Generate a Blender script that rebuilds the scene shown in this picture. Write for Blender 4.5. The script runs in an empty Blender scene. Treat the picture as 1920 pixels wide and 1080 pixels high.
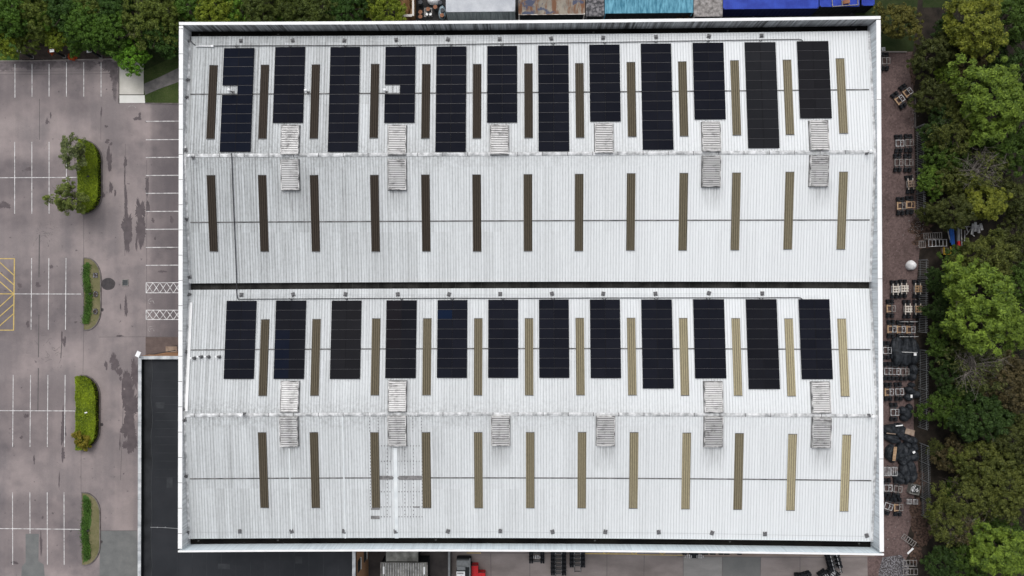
import bpy, bmesh, math, random
import numpy as np
from mathutils import Vector, Euler, Matrix
random.seed(7); RNG = np.random.default_rng(7)
D = bpy.data; SC = bpy.context.scene; COL = SC.collection
PI = math.pi

# ------------------------------------------------------------------ camera
CLOC = Vector((-0.462, -0.923, 95.0)); CROT = Euler((0.0081, 0.0167, -0.0019), 'XYZ')
FPX = 1280.0
cam_d = D.cameras.new('camera'); cam_d.sensor_width = 36.0; cam_d.lens = 36.0 * FPX / 1920.0
cam_d.clip_end = 2000; cam_d.clip_start = 0.5
cam = D.objects.new('camera', cam_d); COL.objects.link(cam)
cam.location = CLOC; cam.rotation_euler = CROT; SC.camera = cam

# ------------------------------------------------------------------ world, sun, exposure
SUN_EL, SUN_ROT = math.radians(60), math.radians(-15)
w = D.worlds.new('World'); SC.world = w; w.use_nodes = True
nt = w.node_tree; bg = nt.nodes['Background']
sky = nt.nodes.new('ShaderNodeTexSky'); sky.sky_type = 'NISHITA'; sky.sun_disc = False
sky.sun_elevation = SUN_EL; sky.sun_rotation = SUN_ROT; sky.dust_density = 4.0; sky.air_density = 1.0; sky.ozone_density = 1.0
hs = nt.nodes.new('ShaderNodeHueSaturation'); hs.inputs['Saturation'].default_value = 0.22
nt.links.new(sky.outputs[0], hs.inputs['Color']); nt.links.new(hs.outputs[0], bg.inputs['Color'])
bg.inputs['Strength'].default_value = 0.15
sl = D.lights.new('sun', 'SUN'); sl.energy = 0.8; sl.angle = math.radians(35); sl.color = (1.0, 0.97, 0.93)
sun = D.objects.new('sun', sl); COL.objects.link(sun)
# sun direction: same azimuth as the sky's sun
sun.rotation_euler = Euler((math.radians(90) - SUN_EL, 0, PI - SUN_ROT), 'XYZ')
SC.view_settings.view_transform = 'Standard'; SC.view_settings.look = 'None'
SC.view_settings.gamma = 1.0; SC.view_settings.exposure = 0.08
SC.render.engine = 'CYCLES'
SC.cycles.max_bounces = 6; SC.cycles.diffuse_bounces = 3

# ------------------------------------------------------------------ measuring: a point of the place seen at a pixel of the 1920 photo
RM = CROT.to_matrix()
def at(px, py, z=0.0):
    d = RM @ Vector(((px - 960) / FPX, (540 - py) / FPX, -1.0))
    return CLOC + d * ((z - CLOC.z) / d.z)

# ------------------------------------------------------------------ object helpers
def tag(o, label=None, cat=None, group=None, kind=None):
    if label: o['label'] = label
    if cat: o['category'] = cat
    if group: o['group'] = group
    if kind: o['kind'] = kind
    return o
def empty(name, loc=(0, 0, 0), rot=(0, 0, 0)):
    o = D.objects.new(name, None); o.empty_display_size = 0.2; COL.objects.link(o)
    o.location = loc; o.rotation_euler = rot; return o
def link(name, me, parent=None, loc=(0, 0, 0), rot=(0, 0, 0), color=None):
    o = D.objects.new(name, me); COL.objects.link(o); o.location = loc; o.rotation_euler = rot
    if parent: o.parent = parent
    if color: o.color = (*color[:3], 1)
    return o
def copy_tree(o, parent=None):
    c = o.copy(); COL.objects.link(c); c.parent = parent
    for ch in o.children: copy_tree(ch, c)
    return c
class MB:
    def __init__(s): s.v = []; s.f = []; s.m = []
    def add(s, vs, fs, mi=0):
        b = len(s.v); s.v += [tuple(v) for v in vs]
        for f in fs: s.f.append(tuple(b + i for i in f)); s.m.append(mi)
        return s
    def box(s, c, d, mi=0, rz=0.0, tilt=None):
        x, y, z = d[0] / 2, d[1] / 2, d[2] / 2
        vs = [Vector((a, b, e)) for a in (-x, x) for b in (-y, y) for e in (-z, z)]
        M = Matrix.Rotation(rz, 3, 'Z')
        if tilt is not None: M = M @ tilt
        vs = [M @ v + Vector(c) for v in vs]
        return s.add(vs, [(0, 1, 3, 2), (4, 6, 7, 5), (0, 4, 5, 1), (2, 3, 7, 6), (0, 2, 6, 4), (1, 5, 7, 3)], mi)
    def bar(s, a, b, wd=0.05, mi=0, n=4):
        a = Vector(a); b = Vector(b); d = (b - a).normalized()
        u = d.cross(Vector((0, 0, 1)))
        if u.length < 1e-4: u = Vector((1, 0, 0))
        u.normalize(); v = d.cross(u)
        r = wd / 2 * (1.414 if n == 4 else 1); o = PI / 4 if n == 4 else 0
        ring = [u * math.cos(2 * PI * i / n + o) * r + v * math.sin(2 * PI * i / n + o) * r for i in range(n)]
        vs = [a + q for q in ring] + [b + q for q in ring]
        fs = [(i, (i + 1) % n, n + (i + 1) % n, n + i) for i in range(n)] + [tuple(range(n))[::-1], tuple(range(n, 2 * n))]
        return s.add(vs, fs, mi)
    def cyl(s, c, r, h, mi=0, n=16, axis='z', r2=None):
        r2 = r if r2 is None else r2
        vs = []
        for k, (t, rr) in enumerate(((-h / 2, r), (h / 2, r2))):
            for i in range(n):
                a = 2 * PI * i / n; p = (rr * math.cos(a), rr * math.sin(a), t)
                if axis == 'y': p = (p[0], p[2], p[1])
                if axis == 'x': p = (p[2], p[1], p[0])
                vs.append(Vector(p) + Vector(c))
        fs = [(i, (i + 1) % n, n + (i + 1) % n, n + i) for i in range(n)] + [tuple(range(n))[::-1], tuple(range(n, 2 * n))]
        return s.add(vs, fs, mi)
    def ball(s, c, r, mi=0, nu=12, nv=8, sq=1.0):
        vs = []
        for j in range(nv + 1):
            t = PI * j / nv
            for i in range(nu): vs.append((c[0] + r * math.sin(t) * math.cos(2 * PI * i / nu), c[1] + r * math.sin(t) * math.sin(2 * PI * i / nu), c[2] + r * sq * math.cos(t)))
        return s.add(vs, [(j * nu + i, (j + 1) * nu + i, (j + 1) * nu + (i + 1) % nu, j * nu + (i + 1) % nu) for j in range(nv) for i in range(nu)], mi)
    def poly(s, pts, z=None, mi=0):
        vs = [(p[0], p[1], z if z is not None else p[2]) for p in pts]
        a = sum(vs[i][0] * vs[(i + 1) % len(vs)][1] - vs[(i + 1) % len(vs)][0] * vs[i][1] for i in range(len(vs)))
        if a < 0: vs = vs[::-1]
        return s.add(vs, [tuple(range(len(vs)))], mi)
    def prism(s, pts, z0, z1, mi=0):
        a = sum(pts[i][0] * pts[(i + 1) % len(pts)][1] - pts[(i + 1) % len(pts)][0] * pts[i][1] for i in range(len(pts)))
        if a < 0: pts = pts[::-1]
        n = len(pts)
        vs = [(p[0], p[1], z0) for p in pts] + [(p[0], p[1], z1) for p in pts]
        fs = [(i, (i + 1) % n, n + (i + 1) % n, n + i) for i in range(n)] + [tuple(range(n))[::-1], tuple(range(n, 2 * n))]
        return s.add(vs, fs, mi)
    def mesh(s, name, *mats):
        me = D.meshes.new(name); me.from_pydata(s.v, [], s.f)
        for m in mats: me.materials.append(m)
        if len(mats) > 1: me.polygons.foreach_set('material_index', s.m)
        me.update(); return me
    def build(s, name, mats, parent=None, loc=(0, 0, 0), rot=(0, 0, 0), color=None):
        if not isinstance(mats, (list, tuple)): mats = [mats]
        return link(name, s.mesh(name, *mats), parent, loc, rot, color)

# ------------------------------------------------------------------ materials
class NG:
    def __init__(s, name):
        s.m = D.materials.new(name); s.m.use_nodes = True; s.t = s.m.node_tree
        s.b = s.t.nodes['Principled BSDF']
    def n(s, typ, **kw):
        nd = s.t.nodes.new(typ)
        for k, v in kw.items(): setattr(nd, k, v)
        return nd
    def val(s, sock, x):
        if isinstance(x, (int, float)): sock.default_value = x
        elif isinstance(x, tuple): sock.default_value = (*x, 1) if len(x) == 3 and sock.type == 'RGBA' else x
        else: s.t.links.new(x, sock)
    def math(s, op, a, b=0.0, c=None, clamp=False):
        nd = s.n('ShaderNodeMath', operation=op, use_clamp=clamp)
        s.val(nd.inputs[0], a); s.val(nd.inputs[1], b)
        if c is not None: s.val(nd.inputs[2], c)
        return nd.outputs[0]
    def pos(s, scale=(1, 1, 1), obj=False, off=(0, 0, 0)):
        src = s.n('ShaderNodeTexCoord').outputs['Object'] if obj else s.n('ShaderNodeNewGeometry').outputs['Position']
        mp = s.n('ShaderNodeMapping'); s.t.links.new(src, mp.inputs['Vector'])
        mp.inputs['Scale'].default_value = scale; mp.inputs['Location'].default_value = off
        return mp.outputs[0]
    def noise(s, vec, scale=1.0, detail=4.0, rough=0.55):
        nd = s.n('ShaderNodeTexNoise'); s.t.links.new(vec, nd.inputs['Vector'])
        nd.inputs['Scale'].default_value = scale; nd.inputs['Detail'].default_value = detail; nd.inputs['Roughness'].default_value = rough
        return nd.outputs['Fac']
    def ramp(s, fac, a, b, lo=0.0, hi=1.0):
        nd = s.n('ShaderNodeMapRange'); s.val(nd.inputs[0], fac)
        nd.inputs[1].default_value = a; nd.inputs[2].default_value = b; nd.inputs[3].default_value = lo; nd.inputs[4].default_value = hi
        nd.clamp = True; return nd.outputs[0]
    def mix(s, fac, a, b, mode='MIX'):
        nd = s.n('ShaderNodeMix', data_type='RGBA', blend_type=mode)
        s.val(nd.inputs[0], fac); s.val(nd.inputs[6], a); s.val(nd.inputs[7], b); return nd.outputs[2]
    def bump(s, h, st=0.3, dist=0.02):
        nd = s.n('ShaderNodeBump'); nd.inputs['Strength'].default_value = st; nd.inputs['Distance'].default_value = dist
        s.t.links.new(h, nd.inputs['Height']); s.t.links.new(nd.outputs[0], s.b.inputs['Normal'])
    def done(s, col, rough=0.8, spec=0.3, metal=0.0):
        s.val(s.b.inputs['Base Color'], col); s.val(s.b.inputs['Roughness'], rough)
        s.b.inputs['Specular IOR Level'].default_value = spec; s.b.inputs['Metallic'].default_value = metal
        return s.m
def m_noise(name, c1, c2, scale=1.0, stretch=(1, 1, 1), lo=0.35, hi=0.65, rough=0.85, spec=0.25, detail=5, bump=0.0, obj=False, metal=0.0, fine=0.0):
    g = NG(name); v = g.pos(stretch, obj); f = g.noise(v, scale, detail)
    c = g.mix(g.ramp(f, lo, hi), c1, c2)
    if fine:
        f2 = g.noise(g.pos((1, 1, 1), obj), 9.0, 3, 0.7)
        c = g.mix(1.0, c, g.mix(g.ramp(f2, 0.3, 0.7), (1 - fine,) * 3, (1 + fine,) * 3), 'MULTIPLY')
    if bump: g.bump(f, bump, 0.03)
    return g.done(c, rough, spec, metal)
def m_flat(name, c, rough=0.6, spec=0.3, metal=0.0, var=0.15):
    return m_noise(name, tuple(x * (1 - var) for x in c), tuple(x * (1 + var) for x in c), 2.5, rough=rough, spec=spec, metal=metal, obj=True)

def m_roof():
    g = NG('roof_sheet')
    P = g.pos(); sx = g.n('ShaderNodeSeparateXYZ'); g.t.links.new(P, sx.inputs[0]); X = sx.outputs[0]; Y = sx.outputs[1]
    # dirt lying along the foot of each rib
    ph = g.math('FRACT', g.math('DIVIDE', g.math('ADD', X, 100.0), 0.3333))
    rib = g.ramp(g.math('ABSOLUTE', g.math('SUBTRACT', ph, 0.60)), 0.05, 0.16, 1.0, 0.0)
    # each metre-wide sheet weathers differently
    sid = g.math('FLOOR', g.math('ADD', X, 100.0))
    half = g.math('FLOOR', g.math('DIVIDE', g.math('ADD', Y, 100.0), 7.6))
    cmb = g.n('ShaderNodeCombineXYZ'); g.val(cmb.inputs[0], sid); g.val(cmb.inputs[1], half)
    wn = g.n('ShaderNodeTexWhiteNoise'); wn.noise_dimensions = '2D'; g.t.links.new(cmb.outputs[0], wn.inputs['Vector'])
    streak = g.noise(g.pos((3.2, 0.07, 0.2)), 1.0, 5, 0.65)
    fstreak = g.noise(g.pos((14.0, 0.5, 0.5)), 1.0, 3, 0.6)
    mott = g.noise(g.pos((1.2, 0.9, 1)), 2.4, 6, 0.75)
    big = g.noise(g.pos((0.02, 0.03, 0)), 1.0, 2, 0.5)
    # the west end and the north slopes are dirtier
    west = g.ramp(X, -41.0, 22.0, 1.0, 0.0)
    north = g.ramp(Y, -8.0, 12.0, 0.0, 1.0)
    dirty = g.math('ADD', g.math('MULTIPLY', west, 0.62), g.math('MULTIPLY', g.math('MULTIPLY', north, west), 0.45))
    dirty = g.math('ADD', dirty, g.math('MULTIPLY', g.math('SUBTRACT', big, 0.5), 0.5), clamp=True)
    seam = g.ramp(g.math('ABSOLUTE', g.math('SUBTRACT', g.math('FRACT', X), 0.5)), 0.42, 0.5, 0.0, 1.0)
    d = g.math('MULTIPLY', g.ramp(streak, 0.42, 0.72), 0.5)
    d = g.math('ADD', d, g.math('MULTIPLY', wn.outputs[0], 0.22))
    d = g.math('ADD', d, g.math('MULTIPLY', g.ramp(fstreak, 0.45, 0.75), 0.30))
    d = g.math('ADD', d, g.math('MULTIPLY', seam, g.ramp(wn.outputs[0], 0.35, 0.8, 0.0, 0.45)))
    d = g.math('ADD', d, g.math('MULTIPLY', g.ramp(mott, 0.45, 0.7), 0.26))
    d = g.math('MULTIPLY', d, g.math('ADD', 0.16, g.math('MULTIPLY', dirty, 0.78)))
    d = g.math('ADD', d, g.math('MULTIPLY', rib, g.math('ADD', 0.30, g.math('MULTIPLY', dirty, 0.08))), clamp=True)
    c = g.mix(d, g.mix(dirty, (0.76, 0.785, 0.80), (0.57, 0.60, 0.615)), (0.20, 0.205, 0.205))
    # soot washed down below the ventilators, grime along the ridges
    below = None; near = None
    for yr, lst in ((15.55, (-28.15, -15.4, 21.7, 34.35)), (-15.1, (-28.15, -15.4, -3.25, 9.1, 21.7, 34.35))):
        dx = None
        for vx in lst:
            a_ = g.math('ABSOLUTE', g.math('SUBTRACT', X, vx)); dx = a_ if dx is None else g.math('MINIMUM', dx, a_)
        t_ = g.math('SUBTRACT', yr, Y); q_ = g.math('MULTIPLY', g.ramp(t_, 3.0, 4.0), g.ramp(t_, 4.2, 7.0, 1.0, 0.0)); q_ = g.math('MULTIPLY', q_, g.ramp(dx, 0.7, 1.7, 1.0, 0.0))
        n_ = g.ramp(g.math('ABSOLUTE', t_), 0.2, 2.2, 1.0, 0.0)
        below = q_ if below is None else g.math('ADD', below, q_); near = n_ if near is None else g.math('ADD', near, n_)
    soot = g.math('MULTIPLY', below, g.ramp(fstreak, 0.35, 0.65, 0.08, 0.6))
    grime = g.math('MULTIPLY', g.math('MULTIPLY', near, g.ramp(mott, 0.42, 0.62)), g.math('ADD', 0.08, g.math('MULTIPLY', west, 0.4)))
    c = g.mix(g.math('MAXIMUM', soot, grime), c, (0.17, 0.17, 0.17))
    return g.done(c, 0.55, 0.35)
M = {}
M['roof'] = m_roof()
def m_rooflight():
    g = NG('rooflight'); oi = g.n('ShaderNodeObjectInfo')
    P = g.pos(); sx = g.n('ShaderNodeSeparateXYZ'); g.t.links.new(P, sx.inputs[0])
    ph = g.math('FRACT', g.math('DIVIDE', g.math('ADD', sx.outputs[0], 100.0), 0.25))
    rib = g.ramp(g.math('ABSOLUTE', g.math('SUBTRACT', ph, 0.5)), 0.22, 0.42, 0.0, 1.0)
    f = g.noise(g.pos((6, 1.5, 1)), 2.0, 6, 0.75)
    k = g.mix(g.ramp(f, 0.3, 0.7), (0.72, 0.72, 0.72), (1.18, 1.16, 1.12))
    c = g.mix(1.0, oi.outputs['Color'], k, 'MULTIPLY')
    c = g.mix(g.math('MULTIPLY', rib, 0.8), c, g.mix(1.0, c, (0.38, 0.36, 0.34), 'MULTIPLY'))
    return g.done(c, 0.7, 0.08)
M['rooflight'] = m_rooflight()
M['white'] = m_noise('white_coping', (0.80, 0.81, 0.81), (0.88, 0.88, 0.88), 0.8, rough=0.5)
M['white_trim'] = m_noise('white_trim', (0.30, 0.31, 0.315), (0.74, 0.75, 0.76), 1.6, rough=0.6, detail=7)
M['joint'] = m_flat('dark_joint', (0.10, 0.10, 0.10))
M['lap'] = m_noise('lap_strip', (0.07, 0.07, 0.07), (0.20, 0.20, 0.20), 1.5, rough=0.8)
def m_clad(name, a, b, dirt, amt, lim=(0.40, 0.68)):
    g = NG(name)
    f = g.noise(g.pos((3.4, 3.4, 0.12)), 1.0, 6, 0.7); f2 = g.noise(g.pos((0.5, 0.5, 0.05)), 1.0, 3, 0.6)
    gg = g.noise(g.pos((16, 16, 0.3)), 1.0, 3, 0.6)
    c = g.mix(g.ramp(gg, 0.35, 0.65), a, b)
    d = g.math('MULTIPLY', g.math('MULTIPLY', g.ramp(f, lim[0], lim[1]), g.ramp(f2, 0.3, 0.6, 0.35, 1.0)), amt)
    return g.done(g.mix(d, c, dirt), 0.6, 0.3)
M['clad_n'] = m_clad('cladding_dirty', (0.46, 0.48, 0.50), (0.60, 0.62, 0.63), (0.08, 0.08, 0.08), 1.0, (0.38, 0.58))
M['clad_s'] = m_clad('cladding_clean', (0.62, 0.71, 0.76), (0.74, 0.82, 0.86), (0.30, 0.34, 0.37), 0.45)
M['clad_w'] = m_clad('cladding_side', (0.62, 0.64, 0.65), (0.78, 0.79, 0.80), (0.15, 0.15, 0.15), 0.6)
M['clad_e'] = m_clad('cladding_east', (0.60, 0.65, 0.68), (0.78, 0.82, 0.85), (0.16, 0.17, 0.18), 0.7)
M['wall'] = m_clad('cladding_outer', (0.45, 0.47, 0.48), (0.52, 0.54, 0.55), (0.30, 0.30, 0.30), 0.4)
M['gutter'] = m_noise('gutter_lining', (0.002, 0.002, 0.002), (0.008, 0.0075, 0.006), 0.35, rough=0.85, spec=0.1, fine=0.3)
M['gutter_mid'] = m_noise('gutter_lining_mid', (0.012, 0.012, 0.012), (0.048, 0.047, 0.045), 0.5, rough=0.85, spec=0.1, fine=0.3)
M['gutter_line'] = m_flat('gutter_seam', (0.05, 0.05, 0.047))
def m_panel():
    g = NG('solar_glass'); oi = g.n('ShaderNodeObjectInfo')
    P = g.pos(obj=True); sx = g.n('ShaderNodeSeparateXYZ'); g.t.links.new(P, sx.inputs[0])
    fx = g.math('ABSOLUTE', g.math('SUBTRACT', g.math('FRACT', g.math('DIVIDE', g.math('ADD', sx.outputs[0], 10.0), 0.088)), 0.5))
    ln = g.ramp(fx, 0.42, 0.5, 0.0, 1.0)
    dust = g.noise(g.pos((0.5, 0.5, 0.5)), 1.0, 4, 0.6)
    c = g.mix(g.math('MULTIPLY', ln, 0.3), oi.outputs['Color'], (0.02, 0.02, 0.022))
    c = g.mix(g.ramp(dust, 0.35, 0.75, 0.0, 0.012), c, (0.2, 0.2, 0.2))
    return g.done(c, 0.5, 0.0)
M['panel'] = m_panel()
M['panel_frame'] = m_flat('panel_frame', (0.010, 0.010, 0.012), 0.6, 0.05)
M['rail'] = m_flat('mounting_rail', (0.09, 0.09, 0.10), 0.4, 0.4)
def m_slat():
    g = NG('vent_slat'); oi = g.n('ShaderNodeObjectInfo')
    sp_ = g.n('ShaderNodeSeparateXYZ'); g.t.links.new(g.pos(), sp_.inputs[0]); sx_ = sp_.outputs[0]
    f = g.noise(g.pos((0.7, 5.0, 1)), 1.2, 6, 0.75); f2 = g.noise(g.pos((1.1, 0.6, 1)), 1.0, 3, 0.6)
    d = g.math('MULTIPLY', g.ramp(f, 0.40, 0.62), g.ramp(f2, 0.38, 0.60, 0.12, 0.9))
    d = g.math('MAXIMUM', d, g.math('ADD', g.ramp(oi.outputs['Random'], 0.0, 1.0, 0.0, 0.18), g.ramp(sx_, -30.0, 20.0, 0.0, 0.22)))
    return g.done(g.mix(d, (0.84, 0.835, 0.83), (0.15, 0.145, 0.145)), 0.6, 0.3)
M['slat'] = m_slat()
M['vent_frame'] = m_noise('vent_frame', (0.10, 0.10, 0.10), (0.78, 0.77, 0.76), 1.3, detail=7, rough=0.7)
M['cable'] = m_flat('cable_black', (0.03, 0.03, 0.035), 0.6)
M['steel'] = m_flat('galvanised_steel', (0.34, 0.35, 0.36), 0.5, 0.4, 0.3)
M['anchor'] = m_flat('anchor_plate', (0.13, 0.13, 0.135), 0.5, 0.3)
M['dome'] = m_flat('white_dome', (0.85, 0.86, 0.87), 0.4, 0.4, var=0.03)
def m_asphalt():
    g = NG('asphalt')
    big = g.noise(g.pos(), 0.075, 4, 0.55); mid = g.noise(g.pos(), 0.5, 6, 0.65); fine = g.noise(g.pos(), 7.0, 4, 0.8)
    lane = g.noise(g.pos((0.35, 0.02, 1)), 1.0, 3, 0.6)
    c = g.mix(g.ramp(big, 0.35, 0.65), (0.180, 0.156, 0.160), (0.275, 0.236, 0.232))
    c = g.mix(g.ramp(mid, 0.42, 0.75, 0.0, 0.45), c, (0.32, 0.275, 0.27))
    c = g.mix(g.ramp(lane, 0.40, 0.68, 0.0, 0.6), c, (0.145, 0.132, 0.140))
    c = g.mix(1.0, c, g.mix(g.ramp(fine, 0.3, 0.7), (0.9,) * 3, (1.1,) * 3), 'MULTIPLY')
    sp = g.noise(g.pos(), 1.6, 2, 0.4)
    Pq = g.n('ShaderNodeSeparateXYZ'); g.t.links.new(g.pos(), Pq.inputs[0]); PX, PY = Pq.outputs[0], Pq.outputs[1]
    wob = g.math('MULTIPLY', g.math('SUBTRACT', g.noise(g.pos(), 0.35, 4, 0.6), 0.5), 2.0)
    bay = None
    for (y0_, y1_) in ((8.6, 18.4), (-7.2, 2.6), (-23.3, -13.4), (-39.6, -29.6), (24.2, 30.5)):
        q_ = g.math('MULTIPLY', g.ramp(g.math('ADD', PY, wob), y0_ - .8, y0_ + .8), g.ramp(g.math('ADD', PY, wob), y1_ - .8, y1_ + .8, 1.0, 0.0)); bay = q_ if bay is None else g.math('ADD', bay, q_)
    bay = g.math('MULTIPLY', g.math('MULTIPLY', bay, g.ramp(PX, -62.5, -60.0, 1.0, 0.0)), 0.32)
    rb = g.math('MULTIPLY', g.math('ADD', g.ramp(g.math('ADD', PX, g.math('MULTIPLY', wob, 0.15)), -53.1, -52.5, 0.0, 0.38), g.ramp(PX, -52.5, -47.5, 0.0, 0.45)), g.ramp(PY, -12.0, -10.0, 0.3, 1.0))  # darker bay surface, plus shade deepening towards the warehouse painted into the asphalt
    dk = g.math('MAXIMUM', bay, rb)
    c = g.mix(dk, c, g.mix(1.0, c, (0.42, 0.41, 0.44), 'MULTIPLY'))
    pk = g.noise(g.pos(off=(50, 20, 0)), 0.16, 4, 0.6)
    c = g.mix(g.math('MULTIPLY', g.ramp(pk, 0.46, 0.70, 0.0, 0.6), g.math('SUBTRACT', 1.0, g.math('MULTIPLY', dk, 1.2), clamp=True)), c, (0.40, 0.335, 0.325))
    c = g.mix(g.ramp(sp, 0.70, 0.78, 0.0, 0.7), c, (0.07, 0.06, 0.065))
    return g.done(c, 0.85, 0.25)
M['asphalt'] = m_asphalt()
M['damp'] = m_noise('damp_asphalt', (0.085, 0.07, 0.075), (0.115, 0.095, 0.10), 1.2, rough=0.6)
M['tar'] = m_noise('tar_patch', (0.045, 0.04, 0.043), (0.065, 0.058, 0.06), 2.0, rough=0.7)
M['greypatch'] = m_noise('resurfaced_patch', (0.135, 0.14, 0.14), (0.175, 0.18, 0.178), 0.6, rough=0.9, fine=0.08)
M['crack'] = m_flat('crack_filler', (0.10, 0.09, 0.09))
M['paint'] = m_noise('white_paint', (0.30, 0.29, 0.29), (0.74, 0.73, 0.73), 2.2, detail=7, lo=0.3, hi=0.58, rough=0.8)
M['paint_faint'] = m_noise('worn_paint', (0.21, 0.19, 0.19), (0.45, 0.42, 0.42), 2.2, detail=7, rough=0.8)
M['yellow'] = m_noise('yellow_paint', (0.48, 0.36, 0.12), (0.66, 0.48, 0.16), 2.0, detail=6, rough=0.8)
M['kerb'] = m_noise('kerb_stone', (0.09, 0.08, 0.075), (0.19, 0.17, 0.165), 1.0, rough=0.9, fine=0.15)
M['kerb_pale'] = m_noise('kerb_pale', (0.22, 0.19, 0.175), (0.32, 0.29, 0.27), 1.0, rough=0.9)
M['soil'] = m_noise('leaf_litter', (0.012, 0.010, 0.008), (0.036, 0.028, 0.022), 0.7, detail=8, rough=0.95, bump=0.4, fine=0.3)
M['mulch'] = m_noise('bark_mulch', (0.045, 0.035, 0.03), (0.085, 0.065, 0.055), 1.3, detail=8, rough=0.95, fine=0.3)
def m_grass(name, a, b, c3):
    g = NG(name); f = g.noise(g.pos(), 0.45, 5, 0.65); f2 = g.noise(g.pos(), 5.0, 4, 0.8)
    c = g.mix(g.ramp(f, 0.38, 0.62), a, b); c = g.mix(g.ramp(f2, 0.5, 0.75), c, c3)
    g.bump(f2, 0.6, 0.05); return g.done(c, 0.95, 0.1)
M['grass'] = m_grass('lawn_grass', (0.030, 0.052, 0.014), (0.055, 0.078, 0.024), (0.09, 0.085, 0.045))
M['grass_dark'] = m_grass('shaded_grass', (0.018, 0.032, 0.010), (0.035, 0.05, 0.018), (0.05, 0.045, 0.03))
M['drygrass'] = m_grass('dry_grass', (0.13, 0.125, 0.06), (0.19, 0.17, 0.095), (0.09, 0.11, 0.04))
M['lush'] = m_grass('lush_grass', (0.030, 0.085, 0.015), (0.055, 0.115, 0.028), (0.10, 0.12, 0.05))
def m_gravel():
    g = NG('red_gravel'); f = g.noise(g.pos(), 0.22, 5, 0.6); v = g.n('ShaderNodeTexVoronoi'); g.t.links.new(g.pos(), v.inputs['Vector']); v.inputs['Scale'].default_value = 5.0
    f2 = g.noise(g.pos(), 3.0, 6, 0.85)
    c = g.mix(g.ramp(f, 0.35, 0.65), (0.100, 0.070, 0.066), (0.150, 0.106, 0.100))
    c = g.mix(g.ramp(f2, 0.52, 0.62, 0, 0.75), c, (0.06, 0.045, 0.042))
    c = g.mix(g.ramp(f2, 0.40, 0.34, 0, 0.6), c, (0.30, 0.25, 0.24))
    c = g.mix(1.0, c, g.mix(v.outputs['Color'], (0.75,) * 3, (1.3,) * 3), 'MULTIPLY')
    g.bump(f2, 0.6, 0.05); return g.done(c, 0.95, 0.15)
M['gravel'] = m_gravel()
M['rubble'] = m_noise('pale_rubble', (0.055, 0.048, 0.05), (0.24, 0.235, 0.25), 5.5, detail=9, lo=0.46, hi=0.60, rough=0.95, bump=0.6)
M['yard'] = m_noise('concrete_yard', (0.185, 0.160, 0.152), (0.300, 0.262, 0.250), 0.16, stretch=(1, 2.2, 1), detail=7, rough=0.9, fine=0.08)
M['yard_grey'] = m_noise('concrete_grey', (0.21, 0.205, 0.20), (0.31, 0.30, 0.29), 0.3, stretch=(0.5, 1.6, 1), detail=7, rough=0.9, fine=0.08)
M['yard_dark'] = m_noise('asphalt_dark', (0.045, 0.04, 0.04), (0.075, 0.066, 0.064), 0.6, detail=6, rough=0.9)
M['backyard'] = m_noise('black_ground', (0.014, 0.014, 0.015), (0.035, 0.034, 0.035), 0.8, detail=6, rough=0.9)
M['concrete'] = m_noise('concrete_pad', (0.50, 0.48, 0.43), (0.62, 0.60, 0.55), 0.4, detail=7, rough=0.9, fine=0.06)
M['concrete_lt'] = m_noise('concrete_ramp', (0.66, 0.66, 0.62), (0.74, 0.73, 0.70), 0.8, rough=0.9)
M['path'] = m_noise('path_asphalt', (0.10, 0.095, 0.095), (0.16, 0.15, 0.145), 1.2, detail=6, rough=0.9, fine=0.1)
M['membrane'] = m_noise('flat_roof_membrane', (0.018, 0.020, 0.024), (0.028, 0.030, 0.035), 0.25, stretch=(1, 1, 1), detail=6, rough=0.75, spec=0.2, fine=0.06)
M['membrane_shade'] = m_noise('shaded_membrane', (0.012, 0.013, 0.015), (0.028, 0.03, 0.034), 0.5, detail=7, rough=0.6, spec=0.2)  # roof membrane with the parapet's shade put into its colour
M['coping_grey'] = m_noise('weathered_coping', (0.34, 0.36, 0.38), (0.60, 0.62, 0.63), 1.1, detail=8, rough=0.7)
def m_brick():
    g = NG('brick_orange'); bt = g.n('ShaderNodeTexBrick')
    sx = g.n('ShaderNodeSeparateXYZ'); g.t.links.new(g.pos(), sx.inputs[0])
    cb = g.n('ShaderNodeCombineXYZ'); g.val(cb.inputs[0], g.math('ADD', sx.outputs[0], sx.outputs[1])); g.t.links.new(sx.outputs[2], cb.inputs[1])
    g.t.links.new(cb.outputs[0], bt.inputs['Vector']); bt.inputs['Scale'].default_value = 4.4
    bt.inputs['Color1'].default_value = (0.42, 0.22, 0.11, 1); bt.inputs['Color2'].default_value = (0.34, 0.17, 0.085, 1)
    bt.inputs['Mortar'].default_value = (0.36, 0.29, 0.21, 1); bt.inputs['Mortar Size'].default_value = 0.015
    return g.done(bt.outputs['Color'], 0.85, 0.2)
M['brick'] = m_brick()
M['glass'] = m_flat('window_glass', (0.02, 0.03, 0.035), 0.1, 0.6)
M['frame_dk'] = m_flat('dark_frame', (0.03, 0.03, 0.03))
M['tyre'] = m_noise('tyre_rubber', (0.008, 0.009, 0.011), (0.022, 0.024, 0.029), 3.0, rough=0.75, spec=0.2)
M['timber'] = m_noise('pale_timber', (0.30, 0.19, 0.11), (0.46, 0.32, 0.20), 2.0, stretch=(1, 5, 1), rough=0.8)
M['timber_white'] = m_noise('bleached_timber', (0.50, 0.44, 0.38), (0.72, 0.67, 0.60), 2.0, rough=0.8)
M['greyframe'] = m_noise('grey_frame', (0.17, 0.16, 0.15), (0.33, 0.31, 0.30), 2.5, rough=0.6, detail=6)
M['paleframe'] = m_noise('pale_steel', (0.22, 0.22, 0.23), (0.58, 0.58, 0.58), 2.5, rough=0.5, detail=6)
M['sack'] = m_noise('black_sheeting', (0.009, 0.011, 0.014), (0.036, 0.041, 0.049), 2.2, rough=0.6, spec=0.25, detail=6)
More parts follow.
